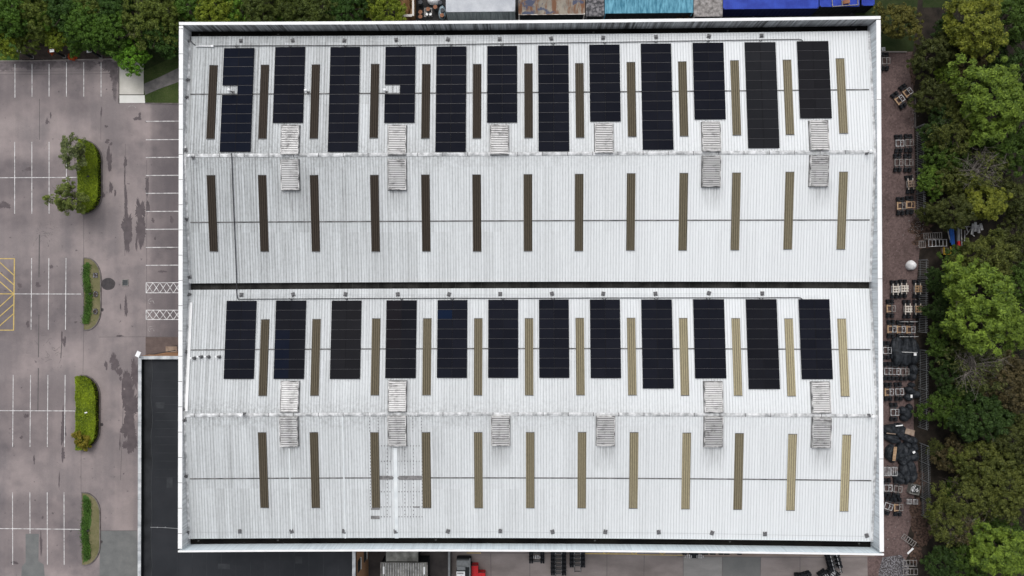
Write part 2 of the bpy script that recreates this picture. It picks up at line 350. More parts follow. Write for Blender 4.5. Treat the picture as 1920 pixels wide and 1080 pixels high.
M['bag'] = m_noise('white_sacking', (0.78, 0.79, 0.80), (0.88, 0.88, 0.88), 2.5, rough=0.7)
M['rust'] = m_noise('rusty_steel', (0.075, 0.055, 0.045), (0.22, 0.17, 0.125), 0.8, detail=9, lo=0.4, hi=0.6, rough=0.85)
M['rust_in'] = m_noise('rust_inside', (0.09, 0.04, 0.015), (0.32, 0.19, 0.09), 0.9, detail=8, rough=0.9)
def m_rustroof():
    g = NG('patchy_rusty_roof')
    f = g.noise(g.pos((0.5, 0.35, 1)), 1.4, 8, 0.7); f2 = g.noise(g.pos((1.3, 0.3, 1), off=(9, 3, 0)), 1.0, 5, 0.7); f3 = g.noise(g.pos(off=(30, 1, 0)), 0.6, 3, 0.5)
    c = g.mix(g.ramp(f, 0.4, 0.6), (0.17, 0.155, 0.135), (0.30, 0.27, 0.225))
    c = g.mix(g.ramp(f2, 0.46, 0.58), c, (0.17, 0.085, 0.05)); c = g.mix(g.ramp(f3, 0.56, 0.60), c, (0.075, 0.085, 0.13))
    return g.done(c, 0.85, 0.2)
M['rustroof'] = m_rustroof()
M['whiteedge'] = m_noise('flaking_white', (0.25, 0.19, 0.15), (0.66, 0.62, 0.58), 1.2, detail=8, lo=0.35, hi=0.5, rough=0.8)
M['zinc'] = m_noise('zinc_roof', (0.40, 0.42, 0.46), (0.52, 0.54, 0.57), 0.8, detail=8, rough=0.55, fine=0.08)
M['zinc_wall'] = m_clad('zinc_wall', (0.25, 0.30, 0.31), (0.42, 0.46, 0.47), (0.06, 0.07, 0.075), 0.9)
M['debris'] = m_noise('roof_debris', (0.05, 0.05, 0.055), (0.25, 0.24, 0.25), 2.2, detail=9, lo=0.42, hi=0.65, rough=0.95)
M['debris2'] = m_noise('stony_roof', (0.13, 0.12, 0.115), (0.36, 0.34, 0.33), 2.2, detail=9, rough=0.95)
M['cyan'] = m_noise('faded_cyan', (0.035, 0.16, 0.24), (0.16, 0.40, 0.52), 1.6, stretch=(2.4, 0.5, 1), detail=9, lo=0.35, hi=0.65, rough=0.7)
M['blue'] = m_noise('blue_paint', (0.014, 0.036, 0.30), (0.028, 0.068, 0.43), 0.9, detail=6, rough=0.5)
M['blue_shaded'] = m_flat('shaded_blue_wall', (0.006, 0.010, 0.05), 0.6)  # container blue with the shadow on its wall put into the colour
M['dark_wall'] = m_flat('dark_wall', (0.012, 0.014, 0.016), 0.7)
M['moss'] = m_noise('mossy_grey', (0.11, 0.11, 0.10), (0.30, 0.30, 0.28), 0.8, detail=9, rough=0.9)
M['mossy_green'] = m_noise('moss', (0.06, 0.07, 0.015), (0.15, 0.15, 0.05), 1.5, detail=8, rough=0.95)
M['drum'] = m_noise('terracotta_lid', (0.20, 0.085, 0.045), (0.30, 0.14, 0.08), 2.0, rough=0.7)
M['drum_dark'] = m_flat('dark_lid', (0.02, 0.025, 0.035), 0.5)
M['bluebag'] = m_noise('blue_wrap', (0.10, 0.17, 0.22), (0.40, 0.46, 0.48), 3.0, detail=6, rough=0.6)
M['red'] = m_flat('red_plastic', (0.55, 0.012, 0.018), 0.45, 0.4, var=0.1)
M['blue_pipe'] = m_flat('blue_plastic', (0.01, 0.10, 0.42), 0.4)
M['dk_grey'] = m_flat('dark_grey_paint', (0.06, 0.065, 0.07), 0.5)
M['mid_grey'] = m_flat('mid_grey_paint', (0.20, 0.21, 0.215), 0.5)
M['yellow_steel'] = m_flat('yellow_steel', (0.42, 0.27, 0.02), 0.5)
M['card'] = m_noise('brown_board', (0.22, 0.16, 0.12), (0.36, 0.28, 0.22), 2.0, rough=0.9)
M['bark'] = m_noise('bark', (0.05, 0.04, 0.03), (0.13, 0.11, 0.09), 3.0, rough=0.95, obj=True)
M['twig'] = m_noise('bare_twigs', (0.13, 0.115, 0.10), (0.25, 0.225, 0.20), 3.0, rough=0.95, obj=True)
def m_leaf():
    g = NG('foliage'); oi = g.n('ShaderNodeObjectInfo'); ge = g.n('ShaderNodeNewGeometry')
    r = ge.outputs['Random Per Island']
    f = g.noise(g.pos((1, 1, 1), True), 0.55, 4, 0.6)
    t = g.math('ADD', g.math('MULTIPLY', g.math('POWER', r, 1.4), 0.65), g.math('MULTIPLY', g.ramp(f, 0.35, 0.65), 0.40))
    lo = g.mix(1.0, oi.outputs['Color'], (0.28, 0.36, 0.34), 'MULTIPLY'); hi = g.mix(1.0, oi.outputs['Color'], (2.15, 1.95, 1.6), 'MULTIPLY')
    c = g.mix(t, lo, hi)
    return g.done(c, 0.6, 0.2)
M['leaf'] = m_leaf()
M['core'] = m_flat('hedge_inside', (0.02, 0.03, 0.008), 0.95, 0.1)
# ------------------------------------------------------------------ ground
def region(name, px, z, mat, kind='structure', extra=None, label=None, cat=None):
    pts = [at(x, y, z) for x, y in px]
    o = MB().poly([(p.x, p.y) for p in pts], z).build(name, mat)
    return tag(o, label, cat, None, kind)
g0 = MB().poly([(-400, -400), (400, -400), (400, 400), (-400, 400)], 0.0).build('ground', M['soil']); tag(g0, kind='structure')
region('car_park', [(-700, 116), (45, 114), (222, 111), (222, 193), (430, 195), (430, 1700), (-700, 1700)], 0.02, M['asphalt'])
region('service_yard', [(420, 925), (1540, 925), (1560, 985), (1625, 985), (1640, 1700), (430, 1700)], 0.016, M['yard'])
region('gravel_track', [(1530, 97), (1711, 97), (1716, 330), (1728, 420), (1724, 470), (1718, 540), (1716, 640), (1713, 800), (1722, 880), (1714, 930), (1719, 965), (1706, 990), (1700, 1010), (1708, 1030), (1698, 1050), (1703, 1090), (1700, 1300), (1560, 1300), (1540, 925)], 0.012, M['gravel'])
region('back_yard', [(742, -300), (1640, -300), (1600, 60), (1530, 125), (742, 125)], 0.010, M['backyard'])
region('grass', [(1640, -40), (1725, -40), (1712, 97), (1530, 97)], 0.006, M['grass_dark'], 'stuff')
region('grass', [(1730, -120), (2000, -120), (2000, 14), (1730, 14)], 0.006, M['grass_dark'], 'stuff')
region('planting_bed', [(-60, 88), (232, 84), (224, 109), (-60, 113)], 0.03, M['mulch'])
region('grass', [(-200, 60), (38, 70), (36, 113), (-200, 116)], 0.036, M['lush'], 'stuff')
region('lawn', [(268, 80), (420, 60), (420, 196), (270, 192)], 0.010, M['grass'], 'stuff')
region('shaded_lawn', [(268, 66), (345, 66), (345, 98), (270, 132)], 0.014, M['grass_dark'], 'stuff')
region('footpath', [(268, 158), (300, 144), (345, 122), (420, 90), (420, 130), (345, 150), (300, 166), (272, 178)], 0.03, M['path'])
region('concrete_pad', [(222, 110), (269, 110), (269.5, 177), (222.5, 177)], 0.05, M['concrete'])
region('concrete_ramp', [(222.5, 178.5), (271, 178.5), (272, 193), (223, 193)], 0.046, M['concrete_lt'])
mb0 = MB()
for (x_, y_, a_, b_) in ((1726, 428, 22, 16), (1732, 452, 20, 14), (1722, 965, 16, 30), (1728, 1000, 18, 26), (1716, 1040, 12, 18), (1724, 905, 12, 22), (1712, 130, 6, 30)): mb0.poly([tuple(at(x_ + a_ * math.cos(t_ * .3) * (1 + .25 * math.sin(t_ * 1.7 + x_)), y_ + b_ * math.sin(t_ * .3) * (1 + .2 * math.sin(t_ * 2.3 + y_)), 0.02))[:2] for t_ in range(21)], 0.0145 + .0006 * len(mb0.f))
tag(mb0.build('leaf_litter', m_noise('brown_leaves', (0.032, 0.022, 0.017), (0.12, 0.075, 0.058), 3.2, detail=9, lo=.4, hi=.62, rough=.95, bump=.5, fine=.3)), kind='structure')
def strip(mb, a, b, wd, z, mi=0):
    p = at(*a, z); q = at(*b, z); d = (q - p); d.z = 0; n = Vector((-d.y, d.x, 0)).normalized() * wd / 2
    mb.poly([(p - n)[:2], (q - n)[:2], (q + n)[:2], (p + n)[:2]], z, mi)
def kerb(name, pts, wd=0.13, z0=0.0, z1=0.12, mat='kerb', closed=False):
    P = [at(x, y, z1) for x, y in pts]; mb = MB(); n = len(P)
    for i in range(n if closed else n - 1):
        a = P[i]; b = P[(i + 1) % n]; d = (b - a); d.z = 0; L = d.length; d.normalize()
        c = (a + b) / 2; mb.box((c.x, c.y, (z0 + z1) / 2 + 0.0007 * (i % 2)), (L + wd * 0.7, wd, z1 - z0), rz=math.atan2(d.y, d.x))
    return tag(mb.build(name, M[mat]), kind='structure')
kerb('kerb', [(-200, 115.5), (45, 114), (222, 110)], mat='kerb_pale')
kerb('kerb', [(222, 110), (222.4, 193)], mat='kerb'); kerb('kerb', [(272, 193.5), (420, 194.5)], mat='kerb')
kerb('kerb', [(1640, 97), (1700, 97)], 0.15, 0, 0.15, mat='kerb_pale')
# parking lines
mb = MB(); fa = MB()
for x in (28, 60, 92, 124.5, 157, 189.5): strip(mb, (x, 120 if x < 100 else 117), (x, 183 if x < 60 else 181), 0.09, 0.026)
for x in (27.5, 59.7, 92, 124.5):
    strip(mb, (x, 266), (x, 400.5 if x < 100 else 360), 0.09, 0.026)
for x in (59, 91.3, 123.5): strip(mb, (x + .3, 484), (x - .8, 618), 0.09, 0.026)
for x in (24.5, 57, 89.5, 121.8): strip(mb, (x + .3, 703), (x - .8, 838), 0.09, 0.026)
for x in (23.5, 56, 88.5, 120): strip(mb, (x, 923), (x + .3, 1059 if x != 56 else 1000), 0.09, 0.026)
strip(mb, (-260, 334.5), (152, 332.5), 0.09, 0.030); strip(mb, (27, 551), (152, 551.3), 0.09, 0.030)
strip(mb, (-260, 769), (149, 770.5), 0.09, 0.030); strip(mb, (-260, 988.5), (150, 992.5), 0.09, 0.030)
for y in (227.5, 262, 295.3, 329, 362.5, 396.5, 430, 464, 497.5): strip(mb, (273.5, y), (345, y - .5), 0.10, 0.026)
for x in (-5, -37, -70):
    strip(mb, (x, 120), (x, 183), 0.09, 0.026); strip(mb, (x, 266), (x, 400), 0.09, 0.026); strip(mb, (x, 703), (x, 838), 0.09, 0.026); strip(mb, (x, 923), (x, 1058), 0.09, 0.026)
for (y0, y1) in ((530, 549), (581.5, 599)):
    strip(mb, (273.5, y0), (345, y0), 0.10, 0.026); strip(mb, (273.5, y1), (345, y1), 0.10, 0.026); strip(mb, (274, y0), (274, y1), 0.10, 0.030)
    for k in range(6):
        x = 274 + 12.8 * k
        strip(mb, (x, y0), (x + 12.8, y1), 0.09, 0.034 + 0.0006 * k); strip(mb, (x, y1), (x + 12.8, y0), 0.09, 0.040 + 0.0006 * k)
tag(mb.build('parking_lines', M['paint']), kind='structure')
for (cx, cy) in ((283, 565), (283, 617)):   # worn wheelchair symbols: wheel arc, seat back, head
    for k in range(8):
        a0 = 1.9 + k * 0.42; a1 = a0 + 0.36
        strip(fa, (cx + 5 * math.cos(a0), cy + 5 * math.sin(a0)), (cx + 5 * math.cos(a1), cy + 5 * math.sin(a1)), 0.07, 0.026 + 0.0005 * k)
    strip(fa, (cx - 2, cy), (cx + 4, cy - 1), 0.07, 0.031); strip(fa, (cx + 4, cy - 1), (cx + 6, cy + 4), 0.07, 0.032); strip(fa, (cx - 5, cy - 1), (cx - 3.5, cy - 1), 0.13, 0.033)
for k in range(9):
    a0 = -2.7 + k * 0.24; strip(fa, (247 + 9 * math.cos(a0), 207 + 9 * math.sin(a0)), (247 + 9 * math.cos(a0 + .22), 207 + 9 * math.sin(a0 + .22)), 0.08, 0.027 + 0.0005 * k)
tag(fa.build('worn_markings', M['paint_faint']), kind='structure')
mb = MB()
strip(mb, (-120, 485), (27, 485), 0.12, 0.026); strip(mb, (-120, 619), (25, 619), 0.12, 0.026); strip(mb, (27, 484.5), (25.5, 619.5), 0.14, 0.031); strip(mb, (-120, 551), (26, 551), 0.12, 0.036)
for k, (a, b) in enumerate([((26, 516), (-8, 485)), ((26, 534), (-30, 486)), ((26, 551), (-48, 486)), ((26, 551), (-48, 618)), ((26, 570), (-30, 619)), ((25.5, 588), (-10, 619)), ((-46, 516), (-80, 486)), ((-46, 586), (-80, 618))]):
    strip(mb, a, b, 0.12, 0.040 + 0.0006 * k)
tag(mb.build('hatch_marking', M['yellow']), kind='structure')
# damp stains, patches, seams
def blob(cx, cy, rx, ry, seed=0, rough=0.35, n=110, elong=1.0):
    r = random.Random(seed); ph = [(r.uniform(0, 6.28), r.uniform(.3, 1)) for _ in range(9)]
    out = []
    for i in range(n):
        a = 2 * PI * i / n; k = 1
        for j, (p, am) in enumerate(ph): k += rough * am * math.sin((j + 2) * a + p) / (j + 1.6)
        k = max(0.25, k + (r.gauss(0, .13) if rough > .25 else 0)); out.append((cx + rx * k * math.cos(a), cy + ry * k * math.sin(a)))
    return out
mb = MB(); z = 0.0225
for i, (cx, cy, rx, ry) in enumerate([(236, 385, 3.5, 34), (239, 424, 8, 32), (237, 455, 5, 18), (263, 395, 8, 22), (264, 432, 8, 30), (256, 455, 2.2, 14), (267, 450, 3, 10), (276, 350, 3, 20), (277, 388, 3, 14), (235, 305, 3, 10), (234, 330, 1.5, 16),
        (212, 672, 5, 10), (216, 685, 7, 10), (224, 697, 5, 8), (199, 685, 2.5, 9), (226, 710, 2.4, 4), (236, 712, 6, 20), (240, 735, 9, 26), (253, 700, 6, 30), (245, 770, 13, 38), (243, 808, 14, 30), (242, 836, 9, 14), (236, 575, 3, 18), (226, 575, 1.4, 5),
        (224, 630, 8, 1.6), (119, 805, 4, 32), (118, 852, 3.4, 12), (118, 780, 2, 14), (64, 862, 1.5, 9), (111, 900, 1.2, 14), (88, 228, 3, 5), (95, 216, 1.4, 6), (199, 237, 3, 2.4), (201, 265, 4, 4), (208, 270, 3, 3), (190, 210, 1.6, 8), (258, 222, 6, 4), (262, 216, 2.4, 5),
        (206, 305, 4, 16), (208, 352, 3, 11), (203, 288, 3, 14), (194, 366, 3, 5), (216, 362, 2, 6), (12, 385, 7, 6), (4, 384, 5, 7), (54, 317, 6, 4), (287, 414, 3, 3), (286, 410, 1.6, 2), (291, 447, 2, 3), (322, 412, 3, 7), (322, 465, 10, 4), (304, 509, 7, 2.4), (52, 608, 3, 6), (142, 604, 3, 1.5), (96, 500, 4, 3), (107, 499, 1, 1), (37, 535, 4, 4), (71, 534, 4, 5), (121, 640, 3, 9), (116, 632, 1.4, 14), (49, 780, 4, 4), (40, 820, 3, 3), (230, 735, 2, 20), (225, 830, 1.2, 16), (232, 888, 1.2, 1.6), (80, 970, 1.8, 3), (77, 1020, 2, 22), (27, 1055, 6, 3)]):
    ps = [at(x, y, z) for x, y in blob(cx, cy, rx, ry, i, 0.42)]
    mb.poly([(p.x, p.y) for p in ps], z + 0.00004 * i)
tag(mb.build('damp_patches', M['damp']), kind='structure')
mb = MB()
for i, (cx, cy, rx, ry) in enumerate([(-30, 121, 34, 7), (10, 124, 20, 9), (45, 121, 26, 8), (88, 122, 24, 9), (130, 120, 26, 7), (160, 122, 20, 9), (204, 122, 17, 11), (214, 140, 8, 16), (215, 165, 5, 20)]):
    ps = [at(x, y, z) for x, y in blob(cx, cy, rx, ry, 60 + i, 0.3)]; mb.poly([(p.x, max(p.y, -99)) for p in ps], 0.0210 + .00004 * i)
tag(mb.build('edge_damp', m_noise('edge_damp', (0.10, 0.085, 0.088), (0.17, 0.145, 0.15), 1.5, detail=7, rough=.8)), kind='structure')
mb = MB(); ps = [at(x, y, .024) for x, y in blob(203, 532.5, 13, 11.5, 99, 0.05)]; mb.poly([(p.x, p.y) for p in ps], .024)
for i, (x, y) in enumerate(((191.5, 581), (191, 796), (189.5, 1016))):
    ps = [at(a, b, .026) for a, b in blob(x, y, 3, 3, 5 + i, 0.1)]; mb.poly([(p.x, p.y) for p in ps], .026)
tag(mb.build('tar_patches', M['tar']), kind='structure')
region('resurfaced_patch', [(187, 995), (257, 994.5), (262, 1200), (186, 1200)], 0.0235, M['greypatch'])
region('resurfaced_patch', [(48, 1001), (73, 1001), (72, 1052), (82, 1058), (86, 1110), (38, 1110), (41, 1062), (48, 1054)], 0.0235, M['greypatch'])
region('paved_bay', [(273, 632), (345, 632), (345, 675), (273, 668)], 0.0245, m_noise('brown_paving', (0.10, 0.075, 0.068), (0.14, 0.105, 0.095), 1.0, rough=0.9, fine=0.1))
mb = MB()
for k, (a, b, wd) in enumerate([((74, 185), (74, 262), .09), ((74, 440), (73, 520), .16), ((73, 590), (72, 670), .12), ((72, 690), (71, 770), .14), ((157, 620), (155.5, 700), .05), ((157, 402), (157, 484), .05), ((189, 215), (189, 262), .05), ((116, 640), (114, 672), .12), ((152, 842), (152, 925), .05), ((231, 760), (226, 900), .06),
        ((-100, 141), (220, 138), .06), ((-100, 135), (200, 133), .05), ((235, 270), (234, 480), .05), ((275, 300), (275, 632), .05), ((185, 632), (330, 631), .05), ((187, 995), (257, 995), .06)]):
    strip(mb, a, b, wd, 0.0238 + 0.0001 * k)
r = random.Random(3)
for k in range(60):   # crazed surface where cars turn
    cx, cy = r.choice([(84, 440), (100, 665), (80, 430), (106, 660), (80, 650)]); a = r.uniform(0, 3.14); x = cx + r.gauss(0, 10); y = cy + r.gauss(0, 12); L = r.uniform(3, 9)
    strip(mb, (x, y), (x + L * math.cos(a), y + L * math.sin(a)), .035, 0.0252 + .00003 * k)
tag(mb.build('surface_cracks', M['crack']), kind='structure')
def drain(px, py, s, mat, name, label, cat):
    p = at(px, py, .03); m_ = MB(); m_.box((p.x, p.y, .03), (s, s, .03)); o = empty(name, (p.x, p.y, 0)); tag(o, label, cat)
    fr = MB()
    for a, b in (((-s / 2, -s / 2), (s / 2, -s / 2)), ((s / 2, -s / 2), (s / 2, s / 2)), ((s / 2, s / 2), (-s / 2, s / 2)), ((-s / 2, s / 2), (-s / 2, -s / 2))): fr.bar((*a, .045), (*b, .045), .09)
    fr.build('cover_frame', M['greyframe'], o)
    gt = MB(); gt.box((0, 0, .035), (s - .1, s - .1, .02))
    for k in range(6): gt.box((-s / 2 + s * (k + 1) / 7, 0, .052), (.03, s - .14, .012))
    gt.build('cover_plate', mat, o)
drain(235, 530, 0.85, M['dk_grey'], 'manhole_cover', 'square iron manhole cover in the asphalt beside the round tar patch', 'manhole cover')

# islands
def island_pts(x0, y0, x1, y1, n=9, ry=38, inset=0):
    x0 += inset; y0 += inset * 1.3; x1 -= inset; y1 -= inset * 1.3
    pts = [(x0, y0)]; rx = (x1 - x0) - 4
    for i in range(n): a = PI / 2 * (1 - i / (n - 1)); pts.append((x1 - rx + rx * math.cos(a), y0 + ry - ry * math.sin(a)))
    for i in range(n): a = -PI / 2 * (i / (n - 1)); pts.append((x1 - rx + rx * math.cos(a), y1 - ry - ry * math.sin(a)))
    pts.append((x0, y1)); return pts
ISL = [(153, 263, 191, 401), (156.5, 483.5, 188.5, 619), (149.5, 703.5, 187, 842), (153, 924, 187, 1060)]
for i, (a, b, c, d) in enumerate(ISL):
    kerb('kerb', island_pts(a, b, c, d), closed=True, z0=0.0, z1=0.13)
    region('island_bed', island_pts(a, b, c, d, inset=.8), 0.10, M['drygrass'] if i in (1, 3) else M['mulch'], 'structure')
for (pts, mt) in (([(161, 492), (167, 492), (167, 515), (170, 535), (168, 560), (168, 590), (165, 602), (158, 602), (162, 575), (163, 550), (161, 520)], 'lush'), ([(155, 929), (166, 930), (171, 950), (171, 985), (164, 1000), (170, 1030), (166, 1050), (156, 1056), (158, 1020), (162, 980), (156, 950)], 'lush')):
    P = []
    for i in range(len(pts)):
        a, b = pts[i], pts[(i + 1) % len(pts)]
        for t in (0, .25, .5, .75): P.append((a[0] + (b[0] - a[0]) * t + random.gauss(0, .5), a[1] + (b[1] - a[1]) * t + random.gauss(0, .8)))
    region('grass', P, 0.115, M[mt], 'stuff')

# ------------------------------------------------------------------ warehouse
HW, HD = 41.04, 31.20
ZP, ZR, ZE = 15.35, 15.10, 13.75
R1, R2, VY = 15.44, -15.20, 0.117
def sag(x, y): return float(np.interp(y, [-31.2, 0, 31.2], [0.26, 0.12, -0.13])) * (1 - (x / HW) ** 2)
def wy(x, y): return y + sag(x, y)
SL = (ZR - ZE) / 15.1
def roofz(x, y):
    y = y - sag(x, y)
    return ZR - SL * (abs(y - R1) if y > VY else abs(y - R2))
def atroof(px, py, dz=0.0):
    z = 14.4
    for _ in range(6):
        p = at(px, py, z); z = roofz(p.x, p.y) + dz
    return at(px, py, z)
YE_T = at(960, 64, 13.8).y + 0.05; YE_B = at(960, 1009, 13.8).y - 0.26
YV_T = at(960, 528.3, 13.75).y - .12; YV_B = at(960, 540.5, 13.75).y - .12
YG_T = at(960, 55, 13.4).y + .13; YG_B = at(960, 1018, 13.4).y - .38
XI = HW - 0.45           # inner parapet face
WH = empty('warehouse', (0, 0, 0)); tag(WH, 'large twin-ridged warehouse with pale ribbed metal roof and white parapet', 'warehouse')
NX = 28
xs = [-HW + 2 * HW * i / NX for i in range(NX + 1)]
def wbox(mb, x0, x1, y0, y1, z0, z1, mi=0, n=NX):
    """box along x that follows the building's lines"""
    X = [x0 + (x1 - x0) * i / n for i in range(n + 1)]
    vs = []
    for x in X:
        for (y, z) in ((y0, z0), (y1, z0), (y1, z1), (y0, z1)): vs.append((x, wy(x, y), z))
    fs = []
    for i in range(n):
        b = 4 * i
        for k in range(4): fs.append((b + k, b + (k + 1) % 4, b + 4 + (k + 1) % 4, b + 4 + k))
    fs.append((3, 2, 1, 0)); fs.append((4 * n, 4 * n + 1, 4 * n + 2, 4 * n + 3))
    mb.add(vs, fs, mi)
# outer walls
mb = MB(); wbox(mb, -HW + .05, HW - .05, HD - .3, HD - .05, 0, ZE - .7); mb.build('wall', M['wall'], WH)
mb = MB(); wbox(mb, -HW + .05, HW - .05, -HD + .05, -HD + .3, 0, ZE - .7); mb.build('wall', M['wall'], WH)
for s in (-1, 1):
    mb = MB().box((s * (HW - .175), 0, (ZE - .7) / 2), (.25, 2 * HD - .62, ZE - .7)); mb.build('wall', M['wall'], WH)
# parapets: cladding inside, white coping on top
def parapet_x(y0, y1, mat, seed):
    mb = MB(); wbox(mb, -HW + .02, HW - .02, y0, y1, ZE - .69, ZP - .06); p = mb.build('parapet', mat, WH)
    cp = MB(); wbox(cp, -HW, HW, y0 - .04, y1 + .04, ZP - .06, ZP); cp.build('coping', M['white'], p)
parapet_x(YG_T, HD - .04, M['clad_n'], 1); parapet_x(-HD + .04, YG_B, M['clad_s'], 2)
for s, mt in ((-1, 'clad_w'), (1, 'clad_e')):
    y0, y1 = -HD + .42, HD - .46
    mb = MB(); mb.box((s * (HW - .235), 0, (ZE - .69 + ZP - .06) / 2), (.41, y1 - y0 - .1, ZP - .06 - ZE + .69)); p = mb.build('parapet', M[mt], WH)
    cp = MB(); cp.box((s * (HW - .245), (y0 + y1) / 2, ZP - .027), (.49, y1 - y0, .06)); cp.build('coping', M['white'], p)
    jn = MB()
    for k in range(21):
        if s < 0 or k % 7 == 3: jn.box((s * (HW - .245), -29 + 2.97 * k, ZP + .006), (.495, .05, .016))
    jn.build('coping_joint', M['joint'], p)
# roof slopes (ribbed sheet)
def slope(ya, yb):
    mb = MB(); X = []
    x = -XI + 0.30; per = 1 / 3.0; k0 = math.ceil((x + 100) / per)
    X.append((-XI, -.01)); X.append((x - .02, -.01))
    k = k0
    while k * per - 100 + per < XI - .3:
        b = k * per - 100
        X += [(b + .155, 0), (b + .18, .04), (b + .22, .04), (b + .245, 0)]; k += 1
    X += [(XI - .25, -.01), (XI, -.01)]
    NY = 4; vs = []
    for j in range(NY + 1):
        y = ya + (yb - ya) * j / NY
        zz = ZR - SL * (abs(y - R1) if (ya + yb) / 2 > VY else abs(y - R2))
        for (x, dz) in X: vs.append((x, wy(x, y), zz + dz))
    n = len(X); fs = []
    for j in range(NY):
        for i in range(n - 1):
            f = (j * n + i, j * n + i + 1, (j + 1) * n + i + 1, (j + 1) * n + i)
            fs.append(f if yb > ya else f[::-1])
    mb.add(vs, fs); return mb.build('roof_slope', M['roof'], WH)
S1 = slope(R1, YE_T); S2 = slope(YV_T, R1); S3 = slope(R2, YV_B); S4 = slope(YE_B, R2)
# side flashings (smooth, pale) with verge
for s in (-1, 1):
    for (ya, yb) in ((YE_T, R1), (R1, YV_T), (YV_B, R2), (R2, YE_B)):
        hi = ya if abs(ya - R1) < .01 or abs(ya - R2) < .01 else yb
    mb = MB()
    for (ya, yb, rr) in ((R1, YE_T, R1), (YV_T, R1, R1), (R2, YV_B, R2), (YE_B, R2, R2)):
        za = ZR - SL * abs(ya - rr) + .05; zb = ZR - SL * abs(yb - rr) + .05
        x0, x1 = sorted((s * XI, s * (XI - .27)))
        mb.add([(x0, ya, za), (x1, ya, za), (x1, yb, zb), (x0, yb, zb), (x0, ya, za - .06), (x1, ya, za - .06), (x1, yb, zb - .06), (x0, yb, zb - .06)],
               [(0, 1, 2, 3), (4, 7, 6, 5), (0, 4, 5, 1), (1, 5, 6, 2), (2, 6, 7, 3), (3, 7, 4, 0)])
    mb.build('verge_flashing', M['white_trim'], WH)
# gutters
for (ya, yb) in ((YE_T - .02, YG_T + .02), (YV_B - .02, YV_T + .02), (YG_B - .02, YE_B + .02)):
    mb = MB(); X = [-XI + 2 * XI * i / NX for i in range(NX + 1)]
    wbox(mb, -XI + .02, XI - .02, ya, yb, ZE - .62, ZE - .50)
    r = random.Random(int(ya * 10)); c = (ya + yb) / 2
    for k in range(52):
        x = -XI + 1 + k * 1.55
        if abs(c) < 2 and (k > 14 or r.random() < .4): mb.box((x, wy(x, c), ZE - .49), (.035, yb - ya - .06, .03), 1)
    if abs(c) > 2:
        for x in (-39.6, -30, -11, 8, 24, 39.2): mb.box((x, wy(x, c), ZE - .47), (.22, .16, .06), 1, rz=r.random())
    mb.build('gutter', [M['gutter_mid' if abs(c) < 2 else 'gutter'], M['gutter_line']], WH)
mb = MB(); wbox(mb, -XI + .02, XI - .02, YE_T - .06, YE_T - .01, ZE - .5, ZE - .02); wbox(mb, -XI + .02, XI - .02, YE_B + .01, YE_B + .06, ZE - .5, ZE - .02)
wbox(mb, -XI + .02, XI - .02, YV_T + .01, YV_T + .06, ZE - .5, ZE - .04); wbox(mb, -XI + .02, XI - .02, YV_B - .06, YV_B - .01, ZE - .5, ZE - .04)
mb.build('eaves_edge', M['gutter_line'], WH)
# ridge caps
for yr in (R1, R2):
    mb = MB(); n = NX; X = [-XI + .1 + (2 * XI - .2) * i / n for i in range(n + 1)]; vs = []
    for x in X:
        for dy, dz in ((-.21, .045), (-.11, .075), (0, .10), (.11, .075), (.21, .045)): vs.append((x, wy(x, yr + dy), ZR + dz))
    fs = [(5 * i + k, 5 * i + 5 + k, 5 * i + 6 + k, 5 * i + 1 + k) for i in range(n) for k in range(4)]
    mb.add(vs, fs); rc = mb.build('ridge_cap', M['white_trim'], WH)
    jn = MB()
    for k in range(28):
        x = -39.2 + 2.93 * k
        for s in (-1, 1): jn.box((x, wy(x, yr) + s * .11, ZR + .080), (.07, .22, .016), tilt=Matrix.Rotation(-s * .21, 3, 'X'))
    jn.build('ridge_joint', M['joint'], rc)
# lap strips, patches: anything lying on a roof slope
def on_slope(mb, x0, y0, x1, y1, h=.05, t=.02, mi=0, n=1):
    """thin plate hugging the slope between x0..x1 and y0..y1"""
    for k in range(n):
        a = x0 + (x1 - x0) * k / n; b = x0 + (x1 - x0) * (k + 1) / n
        P = [(a, y0), (b, y0), (b, y1), (a, y1)]
        sgm = [sag(x, (y0 + y1) / 2) for x, y in P]
        vs = [(x, y + s_, roofz(x, y + s_) + h) for (x, y), s_ in zip(P, sgm)] + [(x, y + s_, roofz(x, y + s_) + h - t) for (x, y), s_ in zip(P, sgm)]
        mb.add(vs, [(0, 1, 2, 3), (4, 7, 6, 5), (0, 4, 5, 1), (1, 5, 6, 2), (2, 6, 7, 3), (3, 7, 4, 0)], mi)
def lap(py_mid, slope_o):
    p = atroof(990, py_mid); y = p.y - sag(p.x, p.y); mb = MB()
    on_slope(mb, -XI + .5, y - .07, XI - .5, y + .07, .055, .02, n=30); mb.build('lap_strip', M['lap'], slope_o); return y
LAPS = [lap(173.5, S1), lap(414, S2), lap(653.5, S3), lap(896, S4)]

